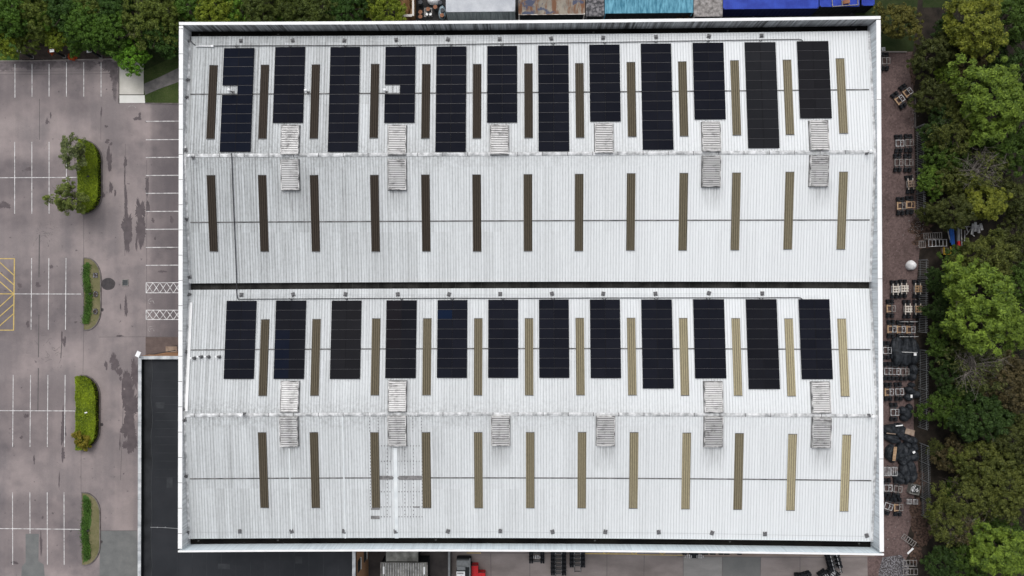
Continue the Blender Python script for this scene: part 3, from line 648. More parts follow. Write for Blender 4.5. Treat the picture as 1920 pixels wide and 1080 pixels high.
# rooflights
RL = [
 (S1, [(392,122,387,261),(489,122,484,260),(584.5,121,580,260),(695,121,693,258),(791,120,790,260),(887,120,886,260),(983,119,983,259),(1079,118,1079,259),(1175,116,1177,257),(1272,115,1274,256),(1370,113,1373,254),(1468,111,1473,254),(1568,109,1573,251)]),
 (S2, [(387,328,393,472),(483,328,488.5,472),(580,328,585,472),(693,328,697,472),(789,328,792,471),(885,328,887.5,471),(981.5,327,982.5,471),(1078,326,1077.5,471),(1175.5,325,1174,470),(1274,324,1272,470),(1373,323,1370,470),(1473,321,1469,469),(1573.5,321,1569,469)]),
 (S3, [(490,598,484,743),(586,598,581,742),(698,597,694.5,741),(794,597,791,741),(889,597,888,741),(984,597,984,741),(1079,596,1080.5,741),(1175,596,1178,741),(1273,596,1276.5,742),(1371.5,596,1376,743),(1470.5,596,1476.5,744),(1570,597,1577,744)]),
 (S4, [(484,811,487.5,952),(580.5,811,584,952),(695,811,696,952),(791,811,792.5,952),(888.5,810,889.5,953),(985.5,810,986.5,953),(1082.5,810,1083.5,953),(1180,810,1180.5,954),(1278.5,811,1278.5,955),(1378,812,1375.5,956),(1478,813,1474.5,958),(1579,814,1575.5,960)])]
def rooflight_mesh(L, sgn, ph):
    X = []; w_ = 1.0; k = 0
    for i in range(5):
        b = -.5 + i * .2; X += [(b, 0), (b + .10, 0), (b + .125, .035), (b + .165, .035), (b + .19, 0)]
    X.append((.5, 0)); n = len(X); vs = []
    for j, t in enumerate((-.5, .5)):
        for x, dz in X: vs.append((x, t * L, dz + sgn * SL * t * L))
    m = MB(); m.add(vs, [(i, i + 1, n + i + 1, n + i) for i in range(n - 1)])
    for s in (-1, 1):    # thin frame edges
        m.add([(s * .5, -.5 * L, sgn * SL * -.5 * L), (s * .5, .5 * L, sgn * SL * .5 * L), (s * .5, .5 * L, sgn * SL * .5 * L - .07), (s * .5, -.5 * L, sgn * SL * -.5 * L - .07)], [(0, 1, 2, 3)], 1)
        m.add([(-.5, s * .5 * L, s * sgn * SL * .5 * L), (.5, s * .5 * L, s * sgn * SL * .5 * L), (.5, s * .5 * L, s * sgn * SL * .5 * L - .07), (-.5, s * .5 * L, s * sgn * SL * .5 * L - .07)], [(0, 1, 2, 3)], 1)
        m.box((0, s * (.5 * L - .03), s * sgn * SL * .5 * L + .02), (1.0, .06, .05), 1)
    return m.mesh('rooflight', M['rooflight'], M['lap'])
dark = (0.040, 0.034, 0.029)
RLX = []
for si, (so, items) in enumerate(RL):
    sgn = (-1, 1, -1, 1)[si]    # z rises with y (+) on slopes 2 and 4
    ends = []
    for (a, b, c, d) in items:
        p = atroof(a + 8, b, .06); q = atroof(c + 8, d, .06); ends.append((p, q))
    L = sum(abs(p.y - q.y) for p, q in ends) / len(ends)
    me = rooflight_mesh(L, sgn, 0)
    for k, (p, q) in enumerate(ends):
        c = (p + q) / 2; t = k / (len(ends) - 1)
        tone = [max(0, (t - .45) / .55) * .62, max(0, (t - .35) / .65) * .62, t * 1.0, .15 + t * .85][si]
        if si == 2: tone = .16 + .84 * t
        if si == 3 and k == 9: tone *= .6
        tone = min(1, max(0, tone + random.uniform(-.03, .03))); base = Vector((0.055, 0.045, 0.037)) if si < 2 else Vector((0.075, 0.062, 0.048))
        col = base.lerp(Vector((0.47, 0.422, 0.285)), tone ** 1.4)
        RLX.append((si, c.x))
        link('rooflight', me, so, (c.x, c.y, roofz(c.x, c.y) + .065), color=col)

# ridge ventilators
def vent_mesh(L, wd, H, sgn):
    m = MB(); t = .07
    def zz(y): return sgn * SL * y
    m.box((-wd / 2 + t / 2, 0, H / 2), (t, L, H), 1); m.box((wd / 2 - t / 2, 0, H / 2), (t, L, H), 1)
    m.box((0, -L / 2 + t / 2, H / 2), (wd - 2 * t - .004, t, H - .01), 1); m.box((0, L / 2 - t / 2, H / 2), (wd - 2 * t - .004, t, H - .01), 1)
    m.box((0, 0, .12), (wd - 2 * t - .01, L - 2 * t - .01, .05), 2)
    n = 16
    for i in range(n):
        y = -L / 2 + t + (L - 2 * t) * (i + .5) / n
        m.box((0, y, H - .07), (wd - 2 * t - .02, (L - 2 * t) / n * .74, .018), 0, tilt=Matrix.Rotation(sgn * .33, 3, 'X'))
    m.box((0, 0, .03), (wd + .13, L + .13, .05), 3)   # base flashing
    return m
VN = [(S1, -1, [(526,560,233,291),(727,761,233,291),(920,953,233,290),(1115,1150.5,229,289),(1317,1352,226,286),(1519,1555,224,283)]),
      (S2, 1, [(526,560,298,356),(727,761,297,356),(1317,1352,291,350),(1518.5,1555.5,289,350)]),
      (S3, -1, [(525,559.5,715,774),(727,762,714,773),(1320,1357,715,775),(1522,1559,716,776)]),
      (S4, 1, [(523.5,558,781,838),(726,762,780,837),(921,956,779,837),(1118,1154,779,837),(1320,1357,781,839),(1523,1560.5,782,841)])]
VPOS = []
for so, sgn, items in VN:
    me = vent_mesh(3.55, 2.12, .42, sgn).mesh('roof_vent', M['slat'], M['vent_frame'], M['gutter'], M['lap'])
    for (x0, x1, y0, y1) in items:
        p = atroof((x0 + x1) / 2, (y0 + y1) / 2, .42); z = roofz(p.x, p.y)
        v = link('roof_vent', me, so, (p.x, p.y, z + .02), (sgn * math.atan(SL), 0, 0)); VPOS.append((p.x, p.y, sgn))
# repaired sheets and battens on the front slope and white edge pieces
mb = MB()
for (a, b, y0, y1) in ((540.5, 548.5, 840, 1009), (640.5, 649, 781, 1009), (737, 747.5, 840, 1009)):
    p = atroof(a, y0); q = atroof(b, y1); on_slope(mb, p.x + .04, q.y - sag(q.x, q.y) + .02, q.x, p.y - sag(p.x, p.y), .065, .02, n=1)
mb.build('walkway_strip', m_noise('walkway_white', (0.62, 0.66, 0.68), (0.76, 0.79, 0.80), .6, rough=.6), S4)
mb = MB()
for (a, b, y0, y1) in ((712, 736.5, 892, 899), (747.5, 791, 892, 899.5), (695.5, 712, 953, 955.5), (695.5, 712, 967, 973), (775, 787, 949.5, 951.5)):
    p = atroof(a, y0); q = atroof(b, y1); on_slope(mb, p.x, q.y - sag(q.x, q.y), q.x, p.y - sag(p.x, p.y), .068, .02)
mb.build('lead_patch', m_noise('lead_patch', (.13, .13, .13), (.28, .27, .27), 2.5, rough=.8, detail=7), S4)
mb = MB()
def dots(pts):
    for (x, y) in pts:
        p = atroof(x, y, .07); mb.box((p.x, p.y, p.z - .01), (.07, .12, .05))
for y in (836, 865, 922, 950.5, 969):
    dots([(715 + 5.4 * k, y) for k in range(5) if 715 + 5.4 * k < 736] + [(748 + 5.4 * k, y) for k in range(9)])
for x in (726, 759, 775): dots([(x, 842 + 7.2 * k) for k in range(18)])
for x in (693, 709): dots([(x, 784 + 6 * k) for k in range(5)])
for x in (774, 790): dots([(x, 784 + 6 * k) for k in range(5)])
for x in (697, 701, 705, 714, 718, 722, 766, 770, 778, 782, 786): dots([(x, 780)])
for k in range(24): dots([(694.5, 812 + 6 * k), (791.5, 812 + 6 * k)])
mb.build('fixing_screw', M['anchor'], S4)
mb = MB()
p = atroof(357.5, 567); q = atroof(352, 776); on_slope(mb, (p.x + q.x) / 2 - .17, q.y + .3, (p.x + q.x) / 2 + .17, p.y, .16, .14); mb.build('edge_capping', M['white'], S3)
# outlets at the west verge of the third slope, white-capped flues on the roof
def pipe_on(name, px, py, so, label=None, h=.5, r=.07, cap='dome'):
    p = atroof(px, py, h); z = roofz(p.x, p.y)
    m = MB(); m.cyl((0, 0, h / 2), r, h, 0, 10); m.box((0, 0, .03), (.42, .42, .06), 0); o = m.build(name, M['anchor'], so, (p.x, p.y, z))
    return o, p, z
for (px, py) in ((430, 169), (573.5, 169.5), (721.5, 169), (355, 292.5), (452.5, 779), (1632.5, 284), (1636.5, 781.5)):
    p = atroof(px, py, 1.0); z = roofz(p.x, p.y)
    m = MB(); m.cyl((0, 0, .45), .055, .9, 0, 8); m.box((0, 0, .06), (.36, .36, .08), 0); m.ball((0, 0, 1.05), .2, 1)
    so = S1 if py < 200 else (S2 if py < 300 else S3)
    o = m.build('vent_pipe', [M['anchor'], M['dome']], so, (p.x, p.y, z))
for (px, py) in ((362, 671), (375, 668.5), (389, 668.5), (409, 668.5)):
    p = atroof(px, py, .5); z = roofz(p.x, p.y); m = MB(); m.cyl((0, 0, .25), .13, .5, 0, 10); m.cyl((-.25, 0, .30), .11, .6, 1, 10); m.cyl((0, -.12, .1), .17, .12, 0, 10)
    m.build('vent_pipe', [M['anchor'], M['dome']], S3, (p.x, p.y, z))

# ------------------------------------------------------------------ solar arrays
ORD = ['leftmost', 'second from the left', 'third from the left', 'fourth from the left', 'fifth from the left', 'sixth from the left',
       'sixth from the right', 'fifth from the right', 'fourth from the right', 'third from the right', 'second from the right', 'rightmost']
AR1 = [(419,476,90,412,471,285,11),(516,572,88,511,568.5,230.5,8),(619,674.5,88,615,671.5,285,11),(722,778.5,87.5,721,778,230.5,8),(818,874,87,817,873.5,285,11),(913,969,86,914,970,230,8),
       (1009,1066,85,1010,1067,284,11),(1105,1162,83.5,1106.5,1163.5,228,8),(1202,1259,81.5,1204.5,1262,281,11),(1299,1357,80,1302,1360.5,224,8),(1397,1455,79,1402,1461,278,11),(1495,1554,77,1500,1559,222,8)]
AR2 = [(425,481,564,419,475.5,711,8),(517.5,574,563.5,513,569.5,711,8),(622,678,563.5,618,675,711,8),(725,781.5,563,722.5,779,709.5,8),(820.5,876.5,562.5,819,875.5,709,8),(915.5,971.5,562,915.5,971.5,709,8),
       (1010,1066,561.5,1011.5,1068,709,8),(1105.5,1162,561.5,1108,1165,709.5,8),(1201.5,1259,561.5,1206,1264,729,9),(1299,1357,561,1304,1363,710,8),(1398,1456,561,1404,1463,730,9),(1497,1555,561,1503.5,1562.5,711.5,8)]
PW, PH = 1.745, 1.0
def module_mesh(w_, h_):
    m = MB(); f = .028
    m.box((0, 0, .018), (w_ - 2 * f, h_ - 2 * f, .03), 0)
    m.box((-w_ / 2 + f / 2, 0, .02), (f, h_, .04), 1); m.box((w_ / 2 - f / 2, 0, .02), (f, h_, .04), 1)
    m.box((0, -h_ / 2 + f / 2, .02), (w_ - 2 * f - .004, f, .038), 1); m.box((0, h_ / 2 - f / 2, .02), (w_ - 2 * f - .004, f, .038), 1)
    return m.mesh('solar_module', M['panel'], M['panel_frame'])
tones = {'n': (0.0082, 0.0090, 0.0135), 'g': (0.0125, 0.0125, 0.0145), 'b': (0.0068, 0.0085, 0.0148), 'k': (0.0090, 0.0094, 0.0125), 'w': (0.0150, 0.0155, 0.0180)}
TN1 = 'bnnnnnnnnnwg'; TN2 = 'nkgknnnnnnkn'
mods = {}
for row, (AR, TN) in enumerate(((AR1, TN1), (AR2, TN2))):
    for i, (a, b, y0, c, d, y1, n) in enumerate(AR):
        H = .16
        p = atroof((a + b) / 2, y0, H); q = atroof((c + d) / 2, y1, H)
        wT = (atroof(b, y0, H) - atroof(a, y0, H)).x
        cx = (p.x + q.x) / 2; L = (p.y - q.y) / math.cos(math.atan(SL)); pitch = L / n; mw = wT / 2 - .006
        key = (round(mw, 2), round(pitch, 2))
        if key not in mods: mods[key] = module_mesh(mw, pitch - .032)
        gr = ('upper', 'lower')[row]
        extra = {(0, 0): ', notched', (0, 3): ', notched'}.get((row, i), '')
        nn = {8: 'eight', 9: 'nine', 11: 'eleven'}[n]
        ar = empty('solar_array', (cx, p.y, p.z - H), (-0.0, 0, 0)); ar.rotation_euler = (math.atan(SL) * -1, 0, 0)
        # the slope falls towards +y from the ridge, so down-slope is +y
        tag(ar, f'black solar array of {nn} rows, {ORD[i]} in the {gr} line{extra}', 'solar panels', 'solar arrays on the warehouse roof')
        miss = {(0, 0): (4, 0), (0, 3): (4, 0)}.get((row, i))
        rl = MB()
        for k in range(n + 1):
            yy = -k * pitch + (0 if k else -.05) + (.05 if k == n else 0)
            rl.box((0, yy, H - .04), (2 * mw - .05, .020, .06))
        for s in (-1, 1): rl.bar((s * mw * .5, -.05, H - .115), (s * mw * .5, -L + .05, H - .115), .05)
        rl.build('mounting_rail', M['rail'], ar)
        for k in range(n):
            for s in (0, 1):
                if miss == (k, s): continue
                t = tones[TN[i]]
                if (row, i, k, s) == (1, 4, 1, 0): t = (0.006, 0.012, 0.030)
                if (row, i) == (1, 3) and s == 0 and k < 5: t = (0.0105, 0.0095, 0.0118)
                if (row, i) == (1, 1) and s == 0 and k > 2: t = (0.0065, 0.0085, 0.016)
                u = 1.25 * random.uniform(.9, 1.12)
                link('solar_module', mods[key], ar, ((s - .5) * (mw + .006), -(k + .5) * pitch, H - .04), color=[v * u for v in t])

# ------------------------------------------------------------------ cable runs, safety lines
def tube(pts, r, n=6):
    mb = MB()
    for a, b in zip(pts[:-1], pts[1:]): mb.bar(a, b, r * 2, n=n)
    return mb
def run(px, dz=.1): return [atroof(x, y, dz) for x, y in px]
mb = tube(run([(357, 68), (357, 75), (360, 80), (366, 84.5), (375, 86), (400, 86), (500, 85.5), (700, 85), (840, 83.5), (900, 82.5), (960, 81.5), (1060, 80), (1160, 79), (1300, 76.5), (1400, 75), (1498, 73.5), (1503, 74.5), (1506, 78)], .13), .045)
for x, y in [(444, 86), (544, 85), (647, 85), (750, 84.5), (846, 83), (941, 82), (1037, 80.5), (1134, 79), (1230, 77.5), (1328, 76), (1426, 74.5)]:
    a = atroof(x - 4, y - .2, .13); b = atroof(x, y + 3, .13); c = atroof(x + 4, y - .2, .13); mb.bar(a, b, .07, n=6); mb.bar(b, c, .07, n=6)
o = mb.build('cable_run', M['cable']); tag(o, 'thin black cable running above the upper line of solar arrays', 'cable')
cvr = MB(); a = atroof(367, 86.5, .16); b = atroof(398, 86.5, .16); cvr.bar(a, b, .10); cvr.box((b.x, b.y, b.z), (.3, .22, .14)); cvr.build('cable_cover', M['dome'], o)
mb = tube(run([(446, 561), (520, 560.5), (700, 559.5), (860, 559), (960, 559.3), (1040, 559), (1135, 558.5), (1230, 558.5), (1330, 558.3), (1426, 558.3), (1497, 558), (1502, 559), (1505, 562)], .13), .045)
for x in (546, 650, 753, 848, 943, 1037, 1133, 1230, 1328, 1427):
    a = atroof(x - 4, 559, .13); b = atroof(x, 562.5, .13); c = atroof(x + 4, 559, .13); mb.bar(a, b, .07, n=6); mb.bar(b, c, .07, n=6)
o = mb.build('cable_run', M['cable']); tag(o, 'thin black cable running above the lower line of solar arrays', 'cable')
pts = [(433.5, 287), (434.3, 291.5), (436, 340), (438.5, 400), (441, 460), (443.5, 526)]
P = run(pts, .16); P += [Vector((P[-1].x, YV_B - .2 + .02, P[-1].z + .04))] + run([(445, 558), (446.5, 561)], .16)
mb = tube(P, .055); o = mb.build('cable_duct', M['cable']); tag(o, 'long black cable duct crossing the ridge and the middle gutter down the left side', 'cable duct')

def anchor_mesh(kind=0):
    m = MB(); m.box((0, 0, .03), (.46, .52, .05)); m.box((0, 0, .10), (.2, .24, .12)); m.cyl((0, 0, .22), .06, .18, 0, 8); m.cyl((0, 0, .32), .10, .03, 0, 8)
    m.bar((-.2, -.2, .06), (.2, .2, .06), .03)
    return m.mesh('anchor_post', M['anchor'])
AM = anchor_mesh()
def line(label, pts, h=.3):
    P = [atroof(x, y, 0) for x, y in pts]; rt = empty('safety_line', P[0]); tag(rt, label, 'safety line', 'roof safety lines')
    mb = MB()
    for a, b in zip(P[:-1], P[1:]):
        if abs(a.y - b.y) > 6 and (a.y - R1) * (b.y - R1) < 0: continue
        mb.bar(a - P[0] + Vector((0, 0, h)), b - P[0] + Vector((0, 0, h)), .018)
    mb.build('cable', M['steel'], rt)
    for i, p in enumerate(P): link('anchor_post', AM, rt, p - P[0], (0, 0, (i * 37 % 5 - 2) * .15))
xs11 = [452, 549, 646, 743, 840, 937, 1033.5, 1131, 1230, 1329, 1428]
line('row of roof safety anchors and thin wire along the top gutter', list(zip([354] + xs11, [79, 77, 76.5, 76.5, 75.5, 74.5, 74, 73, 71.5, 70, 68.5, 67.5])))
line('row of roof safety anchors and thin wire just below the middle gutter', list(zip([355] + [453, 550, 648, 746, 842, 938, 1035, 1131, 1229, 1329, 1429], [553.5, 553, 552.5, 552, 552, 552, 551.5, 551, 551, 551, 550, 550.5])))
line('row of roof safety anchors and thin wire along the bottom gutter', list(zip([352.5, 450, 547, 645, 742, 840, 938, 1036, 1135, 1235, 1335, 1434, 1625], [996.5, 996, 996, 996, 996, 996, 995.5, 997, 997, 997.5, 999, 1001, 1004])))
line('roof safety anchors down the left edge of the upper half', [(352.5, 151), (350.5, 184), (348, 282), (350, 411), (355.5, 519)])
line('roof safety anchors down the left edge of the lower half', [(351, 661), (347, 768), (346, 787), (349, 892)])

# ------------------------------------------------------------------ office annex
AZ = 7.5
xl = (at(260, 700, AZ).x + at(257, 1070, AZ).x) / 2; yt = at(280, 667.5, AZ).y; xr = at(666.5, 1060, AZ).x
# its outer faces
AN = empty('office_annex', (xl, yt, 0)); tag(AN, 'flat-roofed two-storey annex with black roof wrapped round the warehouse corner', 'building')
O = Vector((xl, yt, 0))
def P2(pts): return [(x - O.x, y - O.y) for x, y in pts]
YB = -50.0; t = .42
xw = -HW - .02; yw = -HD - .02
mb = MB(); mb.prism(P2([(xl + .03, yt - .03), (xw, yt - .03), (xw, yw), (xr - .03, yw), (xr - .03, YB), (xl + .03, YB)]), 0, AZ - .75); mb.build('wall', M['brick'], AN)
mb = MB(); mb.prism(P2([(xl + t, yt - t), (xw, yt - t), (xw, yw), (xr - t, yw), (xr - t, YB + t), (xl + t, YB + t)]), AZ - .745, AZ - .62); rf = mb.build('flat_roof', M['membrane'], AN)
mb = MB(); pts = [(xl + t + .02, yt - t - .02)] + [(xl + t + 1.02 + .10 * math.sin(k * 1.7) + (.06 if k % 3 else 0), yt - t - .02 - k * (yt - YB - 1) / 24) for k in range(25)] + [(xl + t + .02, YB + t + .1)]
mb.poly(P2(pts), AZ - .612); mb.build('parapet_shade_strip', M['membrane_shade'], rf)  # dark strip paints the shade along the inside of the west parapet
mb = MB()
for k in range(1, 15):
    y_ = yt - 1.1 - k * 1.05; mb.box(((xl + t + 1.4 + xw) / 2 - O.x, y_ - O.y, AZ - .614), (xw - xl - t - 1.5, .05, .012))
for k in range(1, 20):
    x_ = xl + 3 + k * 1.9
    if x_ < xr - 1: mb.box((x_ - O.x, (yw - 1 + YB + 1) / 2 - O.y, AZ - .613), (.05, yw - YB - 2.4, .010))
for (a_, b_, c_, d_) in ((300, 760, 1.2, .8), (318, 905, .8, 1.3), (420, 1062, 1.6, .7), (560, 1050, .9, .9)):
    p_ = at(a_, b_, AZ - .6); mb.box((p_.x - O.x, p_.y - O.y, AZ - .611), (c_, d_, .012))
mb.build('membrane_seam', m_noise('membrane_seam', (0.024, 0.026, 0.030), (0.042, 0.045, 0.050), .8, rough=.7, spec=.2), rf)
mb = MB()
for k in range(24):
    a, b = pts[k + 1], pts[k + 2] if k + 2 < 26 else pts[k + 1]; mb.bar((a[0] - O.x, a[1] - O.y, AZ - .606), (b[0] - O.x, b[1] - O.y, AZ - .606), .035)
mb.build('roof_crease', M['dk_grey'], rf)
a = at(282, 988.5, AZ - .55); b = at(305, 989, AZ - .55); c = at(334, 991, AZ - .55)
mb = MB(); mb.bar(a - O, b - O, .05); mb.bar(b - O, c - O, .05)
for x_ in (295, 310): p = at(x_, 988.8, AZ - .55); mb.box(tuple(p - O), (.12, .12, .1))
mb.build('roof_cable', M['steel'], rf)
mb = MB()
def pw(x0, x1, y0, y1): mb.box(((x0 + x1) / 2 - O.x, (y0 + y1) / 2 - O.y, AZ - .40), (x1 - x0, y1 - y0, .68))
pw(xl + .04, xl + t - .03, YB + .03, yt - .04); pw(xl + t - .03, xw, yt - t + .03, yt - .04); pw(xr - t + .03, xr - .04, YB + .03, yw); pw(xl + t - .03, xr - t + .03, YB + .03, YB + t - .02)
pp = mb.build('parapet', M['dark_wall'], AN)
mb = MB()
def cpw(x0, x1, y0, y1): mb.box(((x0 + x1) / 2 - O.x, (y0 + y1) / 2 - O.y, AZ - .028), (x1 - x0, y1 - y0, .06))
cpw(xl, xl + t, YB, yt); cpw(xl + t, xw, yt - t, yt); cpw(xr - t, xr, YB, yw); cpw(xl + t, xr - t, YB, YB + t); mb.build('coping', M['coping_grey'], pp)
mb = MB()
for k in range(12): mb.box((t / 2, -2 - 3.3 * k, .006 + AZ), (t + .01, .03, .02))
mb.build('coping_joint', M['joint'], pp)
# windows on the brick east wall
for (yy, zz) in ((-32.4, 5.6), (-36.5, 5.6), (-36.5, 2.2), (-40.5, 5.6), (-40.5, 2.2)):
    f = MB(); f.box((0, 0, 0), (.10, 1.5, 1.3)); wf = f.build('window', M['frame_dk'], AN, (xr + .02 - O.x, yy - O.y, zz))
    MB().box((.06, 0, 0), (.03, 1.3, 1.1)).build('pane', M['glass'], wf); MB().box((.03, 0, -.72), (.2, 1.6, .08)).build('sill', M['concrete_lt'], wf)
mb = MB(); mb.bar((xr - O.x + .09, -33.6 - O.y, 6.6), (xr - O.x + .09, -33.6 - O.y, .1), .11, n=8); mb.build('downpipe', M['frame_dk'], AN)
mb = MB(); mb.box((xl - O.x - .06, -20 - O.y, 5.3), (.10, 22, 1.2)); mb.build('window_band', M['glass'], AN)
# security floodlight on annex corner
p = at(259.5, 664, 8.2); fl = empty('floodlight', (xl + .2, yt - .2, AZ)); tag(fl, 'white square floodlight on a short post at the annex roof corner', 'floodlight')
MB().bar((0, 0, 0), (p.x - xl - .2, p.y - yt + .2, 8.15 - AZ), .07).build('post', M['dk_grey'], fl)
MB().box((p.x - xl - .2, p.y - yt + .2, 8.25 - AZ), (.52, .72, .12), rz=-.45).build('lamp_head', M['dome'], fl)
p = at(275, 666, .1); q = at(330, 657, 4.0)
o = empty('door_canopy', (at(300, 655, 2.8).x, at(300, 655, 2.8).y, 0)); tag(o, 'small brown door canopy with black stay beside the annex', 'canopy')
c0 = o.location; r0 = at(321, 655, 2.8)
MB().box((r0.x - c0.x, r0.y - c0.y, 2.75), (1.5, .8, .12)).build('roof', M['card'], o)
mb = MB(); mb.bar(at(276, 666, 5.0) - c0, at(329, 657, 5.0) - c0, .12); mb.build('stay', M['cable'], o)
for s_ in (-.6, .6): MB().bar((r0.x - c0.x + s_, r0.y - c0.y + .3, 0), (r0.x - c0.x + s_, r0.y - c0.y + .3, 2.7), .08).build('post', M['dk_grey'], o)

# ------------------------------------------------------------------ things round the car park
for i, (bx, by) in enumerate(((61, 108), (121.5, 106.5), (189.5, 107))):
    p = at(bx, by, 0); o = empty('signboard', (p.x, p.y, 0)); tag(o, ['dark slim post with slanting white top in the bed, leftmost of three', 'dark slim post with slanting white top, middle of the three by orange leaves', 'dark slim post with slanting white top, nearest the concrete pad'][i], 'post', 'dark posts along the planting bed')
    MB().box((0, 0, .06), (.45, .45, .12)).build('foot', M['greyframe'], o); MB().box((0, 0, 1.25), (.28, .24, 2.3)).build('post', M['dark_wall'], o)
    MB().box((-.12, 0, 2.46), (.75, .42, .06), tilt=Matrix.Rotation(-.25, 3, 'Y')).build('top_panel', M['dome'], o)
drums = [(788, 22.5, 'orange-lidded drum in the dark yard, left pair, upper', 'drum', .82), (788, 31, 'terracotta-lidded drum nearest the parapet', 'drum', .82), (802.5, 17, 'red-brown lidded drum in the middle of the yard cluster', 'drum', 1.0), (816, 13, 'terracotta-lidded drum below the white sacks', 'drum', .82),
          (828.5, 28.5, 'terracotta-lidded drum wrapped in pale blue sheeting', 'drum', .85), (829.5, 19, 'dark-lidded drum wrapped in pale blue sheeting', 'drum_dark', .9), (825, 4.5, 'blue-lidded drum by the grey metal roof', 'drum_dark', .8), (788, 4, 'black-lidded drum at the top of the yard', 'drum_dark', .8)]
for (x, y, lb, mt, h) in drums:
    p = at(x, y, h); o = empty('oil_drum', (p.x, p.y, 0)); tag(o, lb, 'drum', 'drums in the dark yard')
    b = MB(); b.cyl((0, 0, h / 2), .29, h, 0, 20); b.cyl((0, 0, h * .35), .30, .03, 0, 20); b.cyl((0, 0, h * .65), .30, .03, 0, 20); b.build('body', M['dk_grey'], o)
    l = MB(); l.cyl((0, 0, h + .01), .285, .03, 0, 20); l.cyl((.12, 0, h + .035), .035, .025, 0, 8); l.build('lid', M[mt], o)
p = at(803, 24, 0); o = empty('pallet', (p.x, p.y, 0)); tag(o, 'grey pallet carrying two white caps among the drums', 'pallet')
mb = MB()
for k in range(6): mb.box((-.5 + .2 * k, 0, .14), (.12, 1.3, .03))
for k in (-.55, 0, .55): mb.box((0, k, .06), (1.15, .1, .1))
mb.build('deck', M['greyframe'], o)
for x, y in ((800.5, 26.5), (807, 26.5)):
    p = at(x, y, .6); q = empty('bucket', (p.x, p.y, .16)); tag(q, 'white-lidded bucket, %s of two standing on the grey pallet' % ('left' if x < 804 else 'right'), 'bucket', 'white buckets on the pallet')
    MB().cyl((0, 0, .2), .15, .4, 0, 14, r2=.18).build('body', M['dk_grey'], q); MB().cyl((0, 0, .42), .19, .04, 0, 14).build('lid', M['dome'], q)
def lump(name, px, py, z, rx, ry, rz, mat, label, cat, group=None, seed=0, rot=0.0, ridge=.25, sub=4):
    bm = bmesh.new(); bmesh.ops.create_icosphere(bm, subdivisions=sub, radius=1.0)
    r = random.Random(seed); K = [(Vector((r.gauss(0, 1), r.gauss(0, 1), r.gauss(0, 1))).normalized() * r.uniform(1.5, 6), r.uniform(0, 6.28)) for _ in range(12)]
    for v in bm.verts:
        d = sum(abs(math.sin(v.co.dot(k) + p_)) / (1 + k.length * .4) for k, p_ in K) / 4.0
        v.co = v.co * (1 - ridge + ridge * 1.4 * d)
        v.co = Vector((v.co.x * rx, v.co.y * ry, max(v.co.z, -.35) * rz + rz * .35))
    me = D.meshes.new(name); bm.to_mesh(me); bm.free(); me.materials.append(M[mat])
    p = at(px, py, z + rz * .5); o = link(name, me, None, (p.x, p.y, z), (0, 0, rot)); tag(o, label, cat, group); return o
lump('sack', 814, 2, 0, .85, .5, .7, 'bag', 'bright white sacks heaped at the top of the drum yard', 'sacks', seed=4)
lump('sack', 804.5, 1, 0, .25, .3, .5, 'bag', 'small white sack left of the big white heap', 'sacks', seed=5)
lump('wrapping_sheet', 829, 23.5, 0, .5, .9, .55, 'bluebag', 'pale blue sheeting crumpled round two drums', 'sheeting', seed=6)

def container(name, label, cat, x0, x1, ybot, h, mroof, mwall, depth=2.5, ribs=0.0, z0=0.0, group=None, rim=None):
    """long box whose near roof edge is seen at row ybot; it runs back (north) by depth"""
    a = at(x0, ybot, h); b = at(x1, ybot, h); cx = (a.x + b.x) / 2; W_ = b.x - a.x; y0 = (a.y + b.y) / 2
    o = empty(name, (cx, y0 + depth / 2, 0)); tag(o, label, cat, group)
    body = MB(); n = max(4, int(W_ / .28)); X = [-W_ / 2 + .03 + (W_ - .06) * i / n for i in range(n + 1)]; prof = []
    for i, x in enumerate(X): prof.append((x, -depth / 2 + (.03 if i % 2 else .07)))
    prof += [(W_ / 2 - .03, depth / 2 - .04), (-W_ / 2 + .03, depth / 2 - .04)]
    body.prism(prof, .12, h - .08); body.build('wall', M[mwall], o)
    rf = MB(); rf.box((0, 0, h - .05), (W_, depth, .06))
    if ribs:
        k = -W_ / 2 + ribs
        while k < W_ / 2 - ribs * .5: rf.box((k, 0, h - .01), (ribs * .45, depth - .16, .035)); k += ribs
    rr = rf.build('roof', M[mroof], o)
    for sx in (-1, 1):
        for sy in (-1, 1): MB().box((sx * (W_ / 2 - .09), sy * (depth / 2 - .08), h / 2), (.17, .15, h - .02)).build('corner_post', M[rim or mwall], o)
    e = MB(); 
    for sy in (-1, 1): e.box((0, sy * (depth / 2 - .03), h + .0), (W_ - .36, .07, .07))
    e.build('top_rail', M[rim or mroof], o)
    return o
container('storage_shed', 'long metal shed with pale zinc roof and streaked grey wall', 'shed', 836, 966, 22, 4.6, 'zinc', 'zinc_wall', 3.2, 0)
container('storage_container', 'container with patchy rusty brown flat roof beside the zinc shed', 'container', 972, 1097, 27.5, 2.7, 'rustroof', 'dark_wall', 2.5, 0, rim='whiteedge', group='containers behind the warehouse')  # dark_wall on these containers has the south-side shadow put into its colour
container('storage_container', 'narrow container roof buried in grey leaf debris', 'container', 1098.5, 1133, 30.5, 2.7, 'debris', 'dark_wall', 3.0, 0, rim='debris', group='containers behind the warehouse')
cy = container('storage_container', 'faded cyan container with peeling ribbed roof', 'container', 1134, 1300, 24.5, 2.7, 'cyan', 'dark_wall', 2.5, .36, rim='cyan', group='containers behind the warehouse')
container('storage_container', 'container with rough stony grey roof between cyan and blue ones', 'container', 1301, 1355, 31, 2.7, 'debris2', 'dark_wall', 3.2, 0, rim='debris2', group='containers behind the warehouse')
container('storage_container', 'long bright blue container with ribbed roof', 'container', 1356, 1535, 16.5, 2.7, 'blue', 'blue_shaded', 2.5, .27, group='containers behind the warehouse')
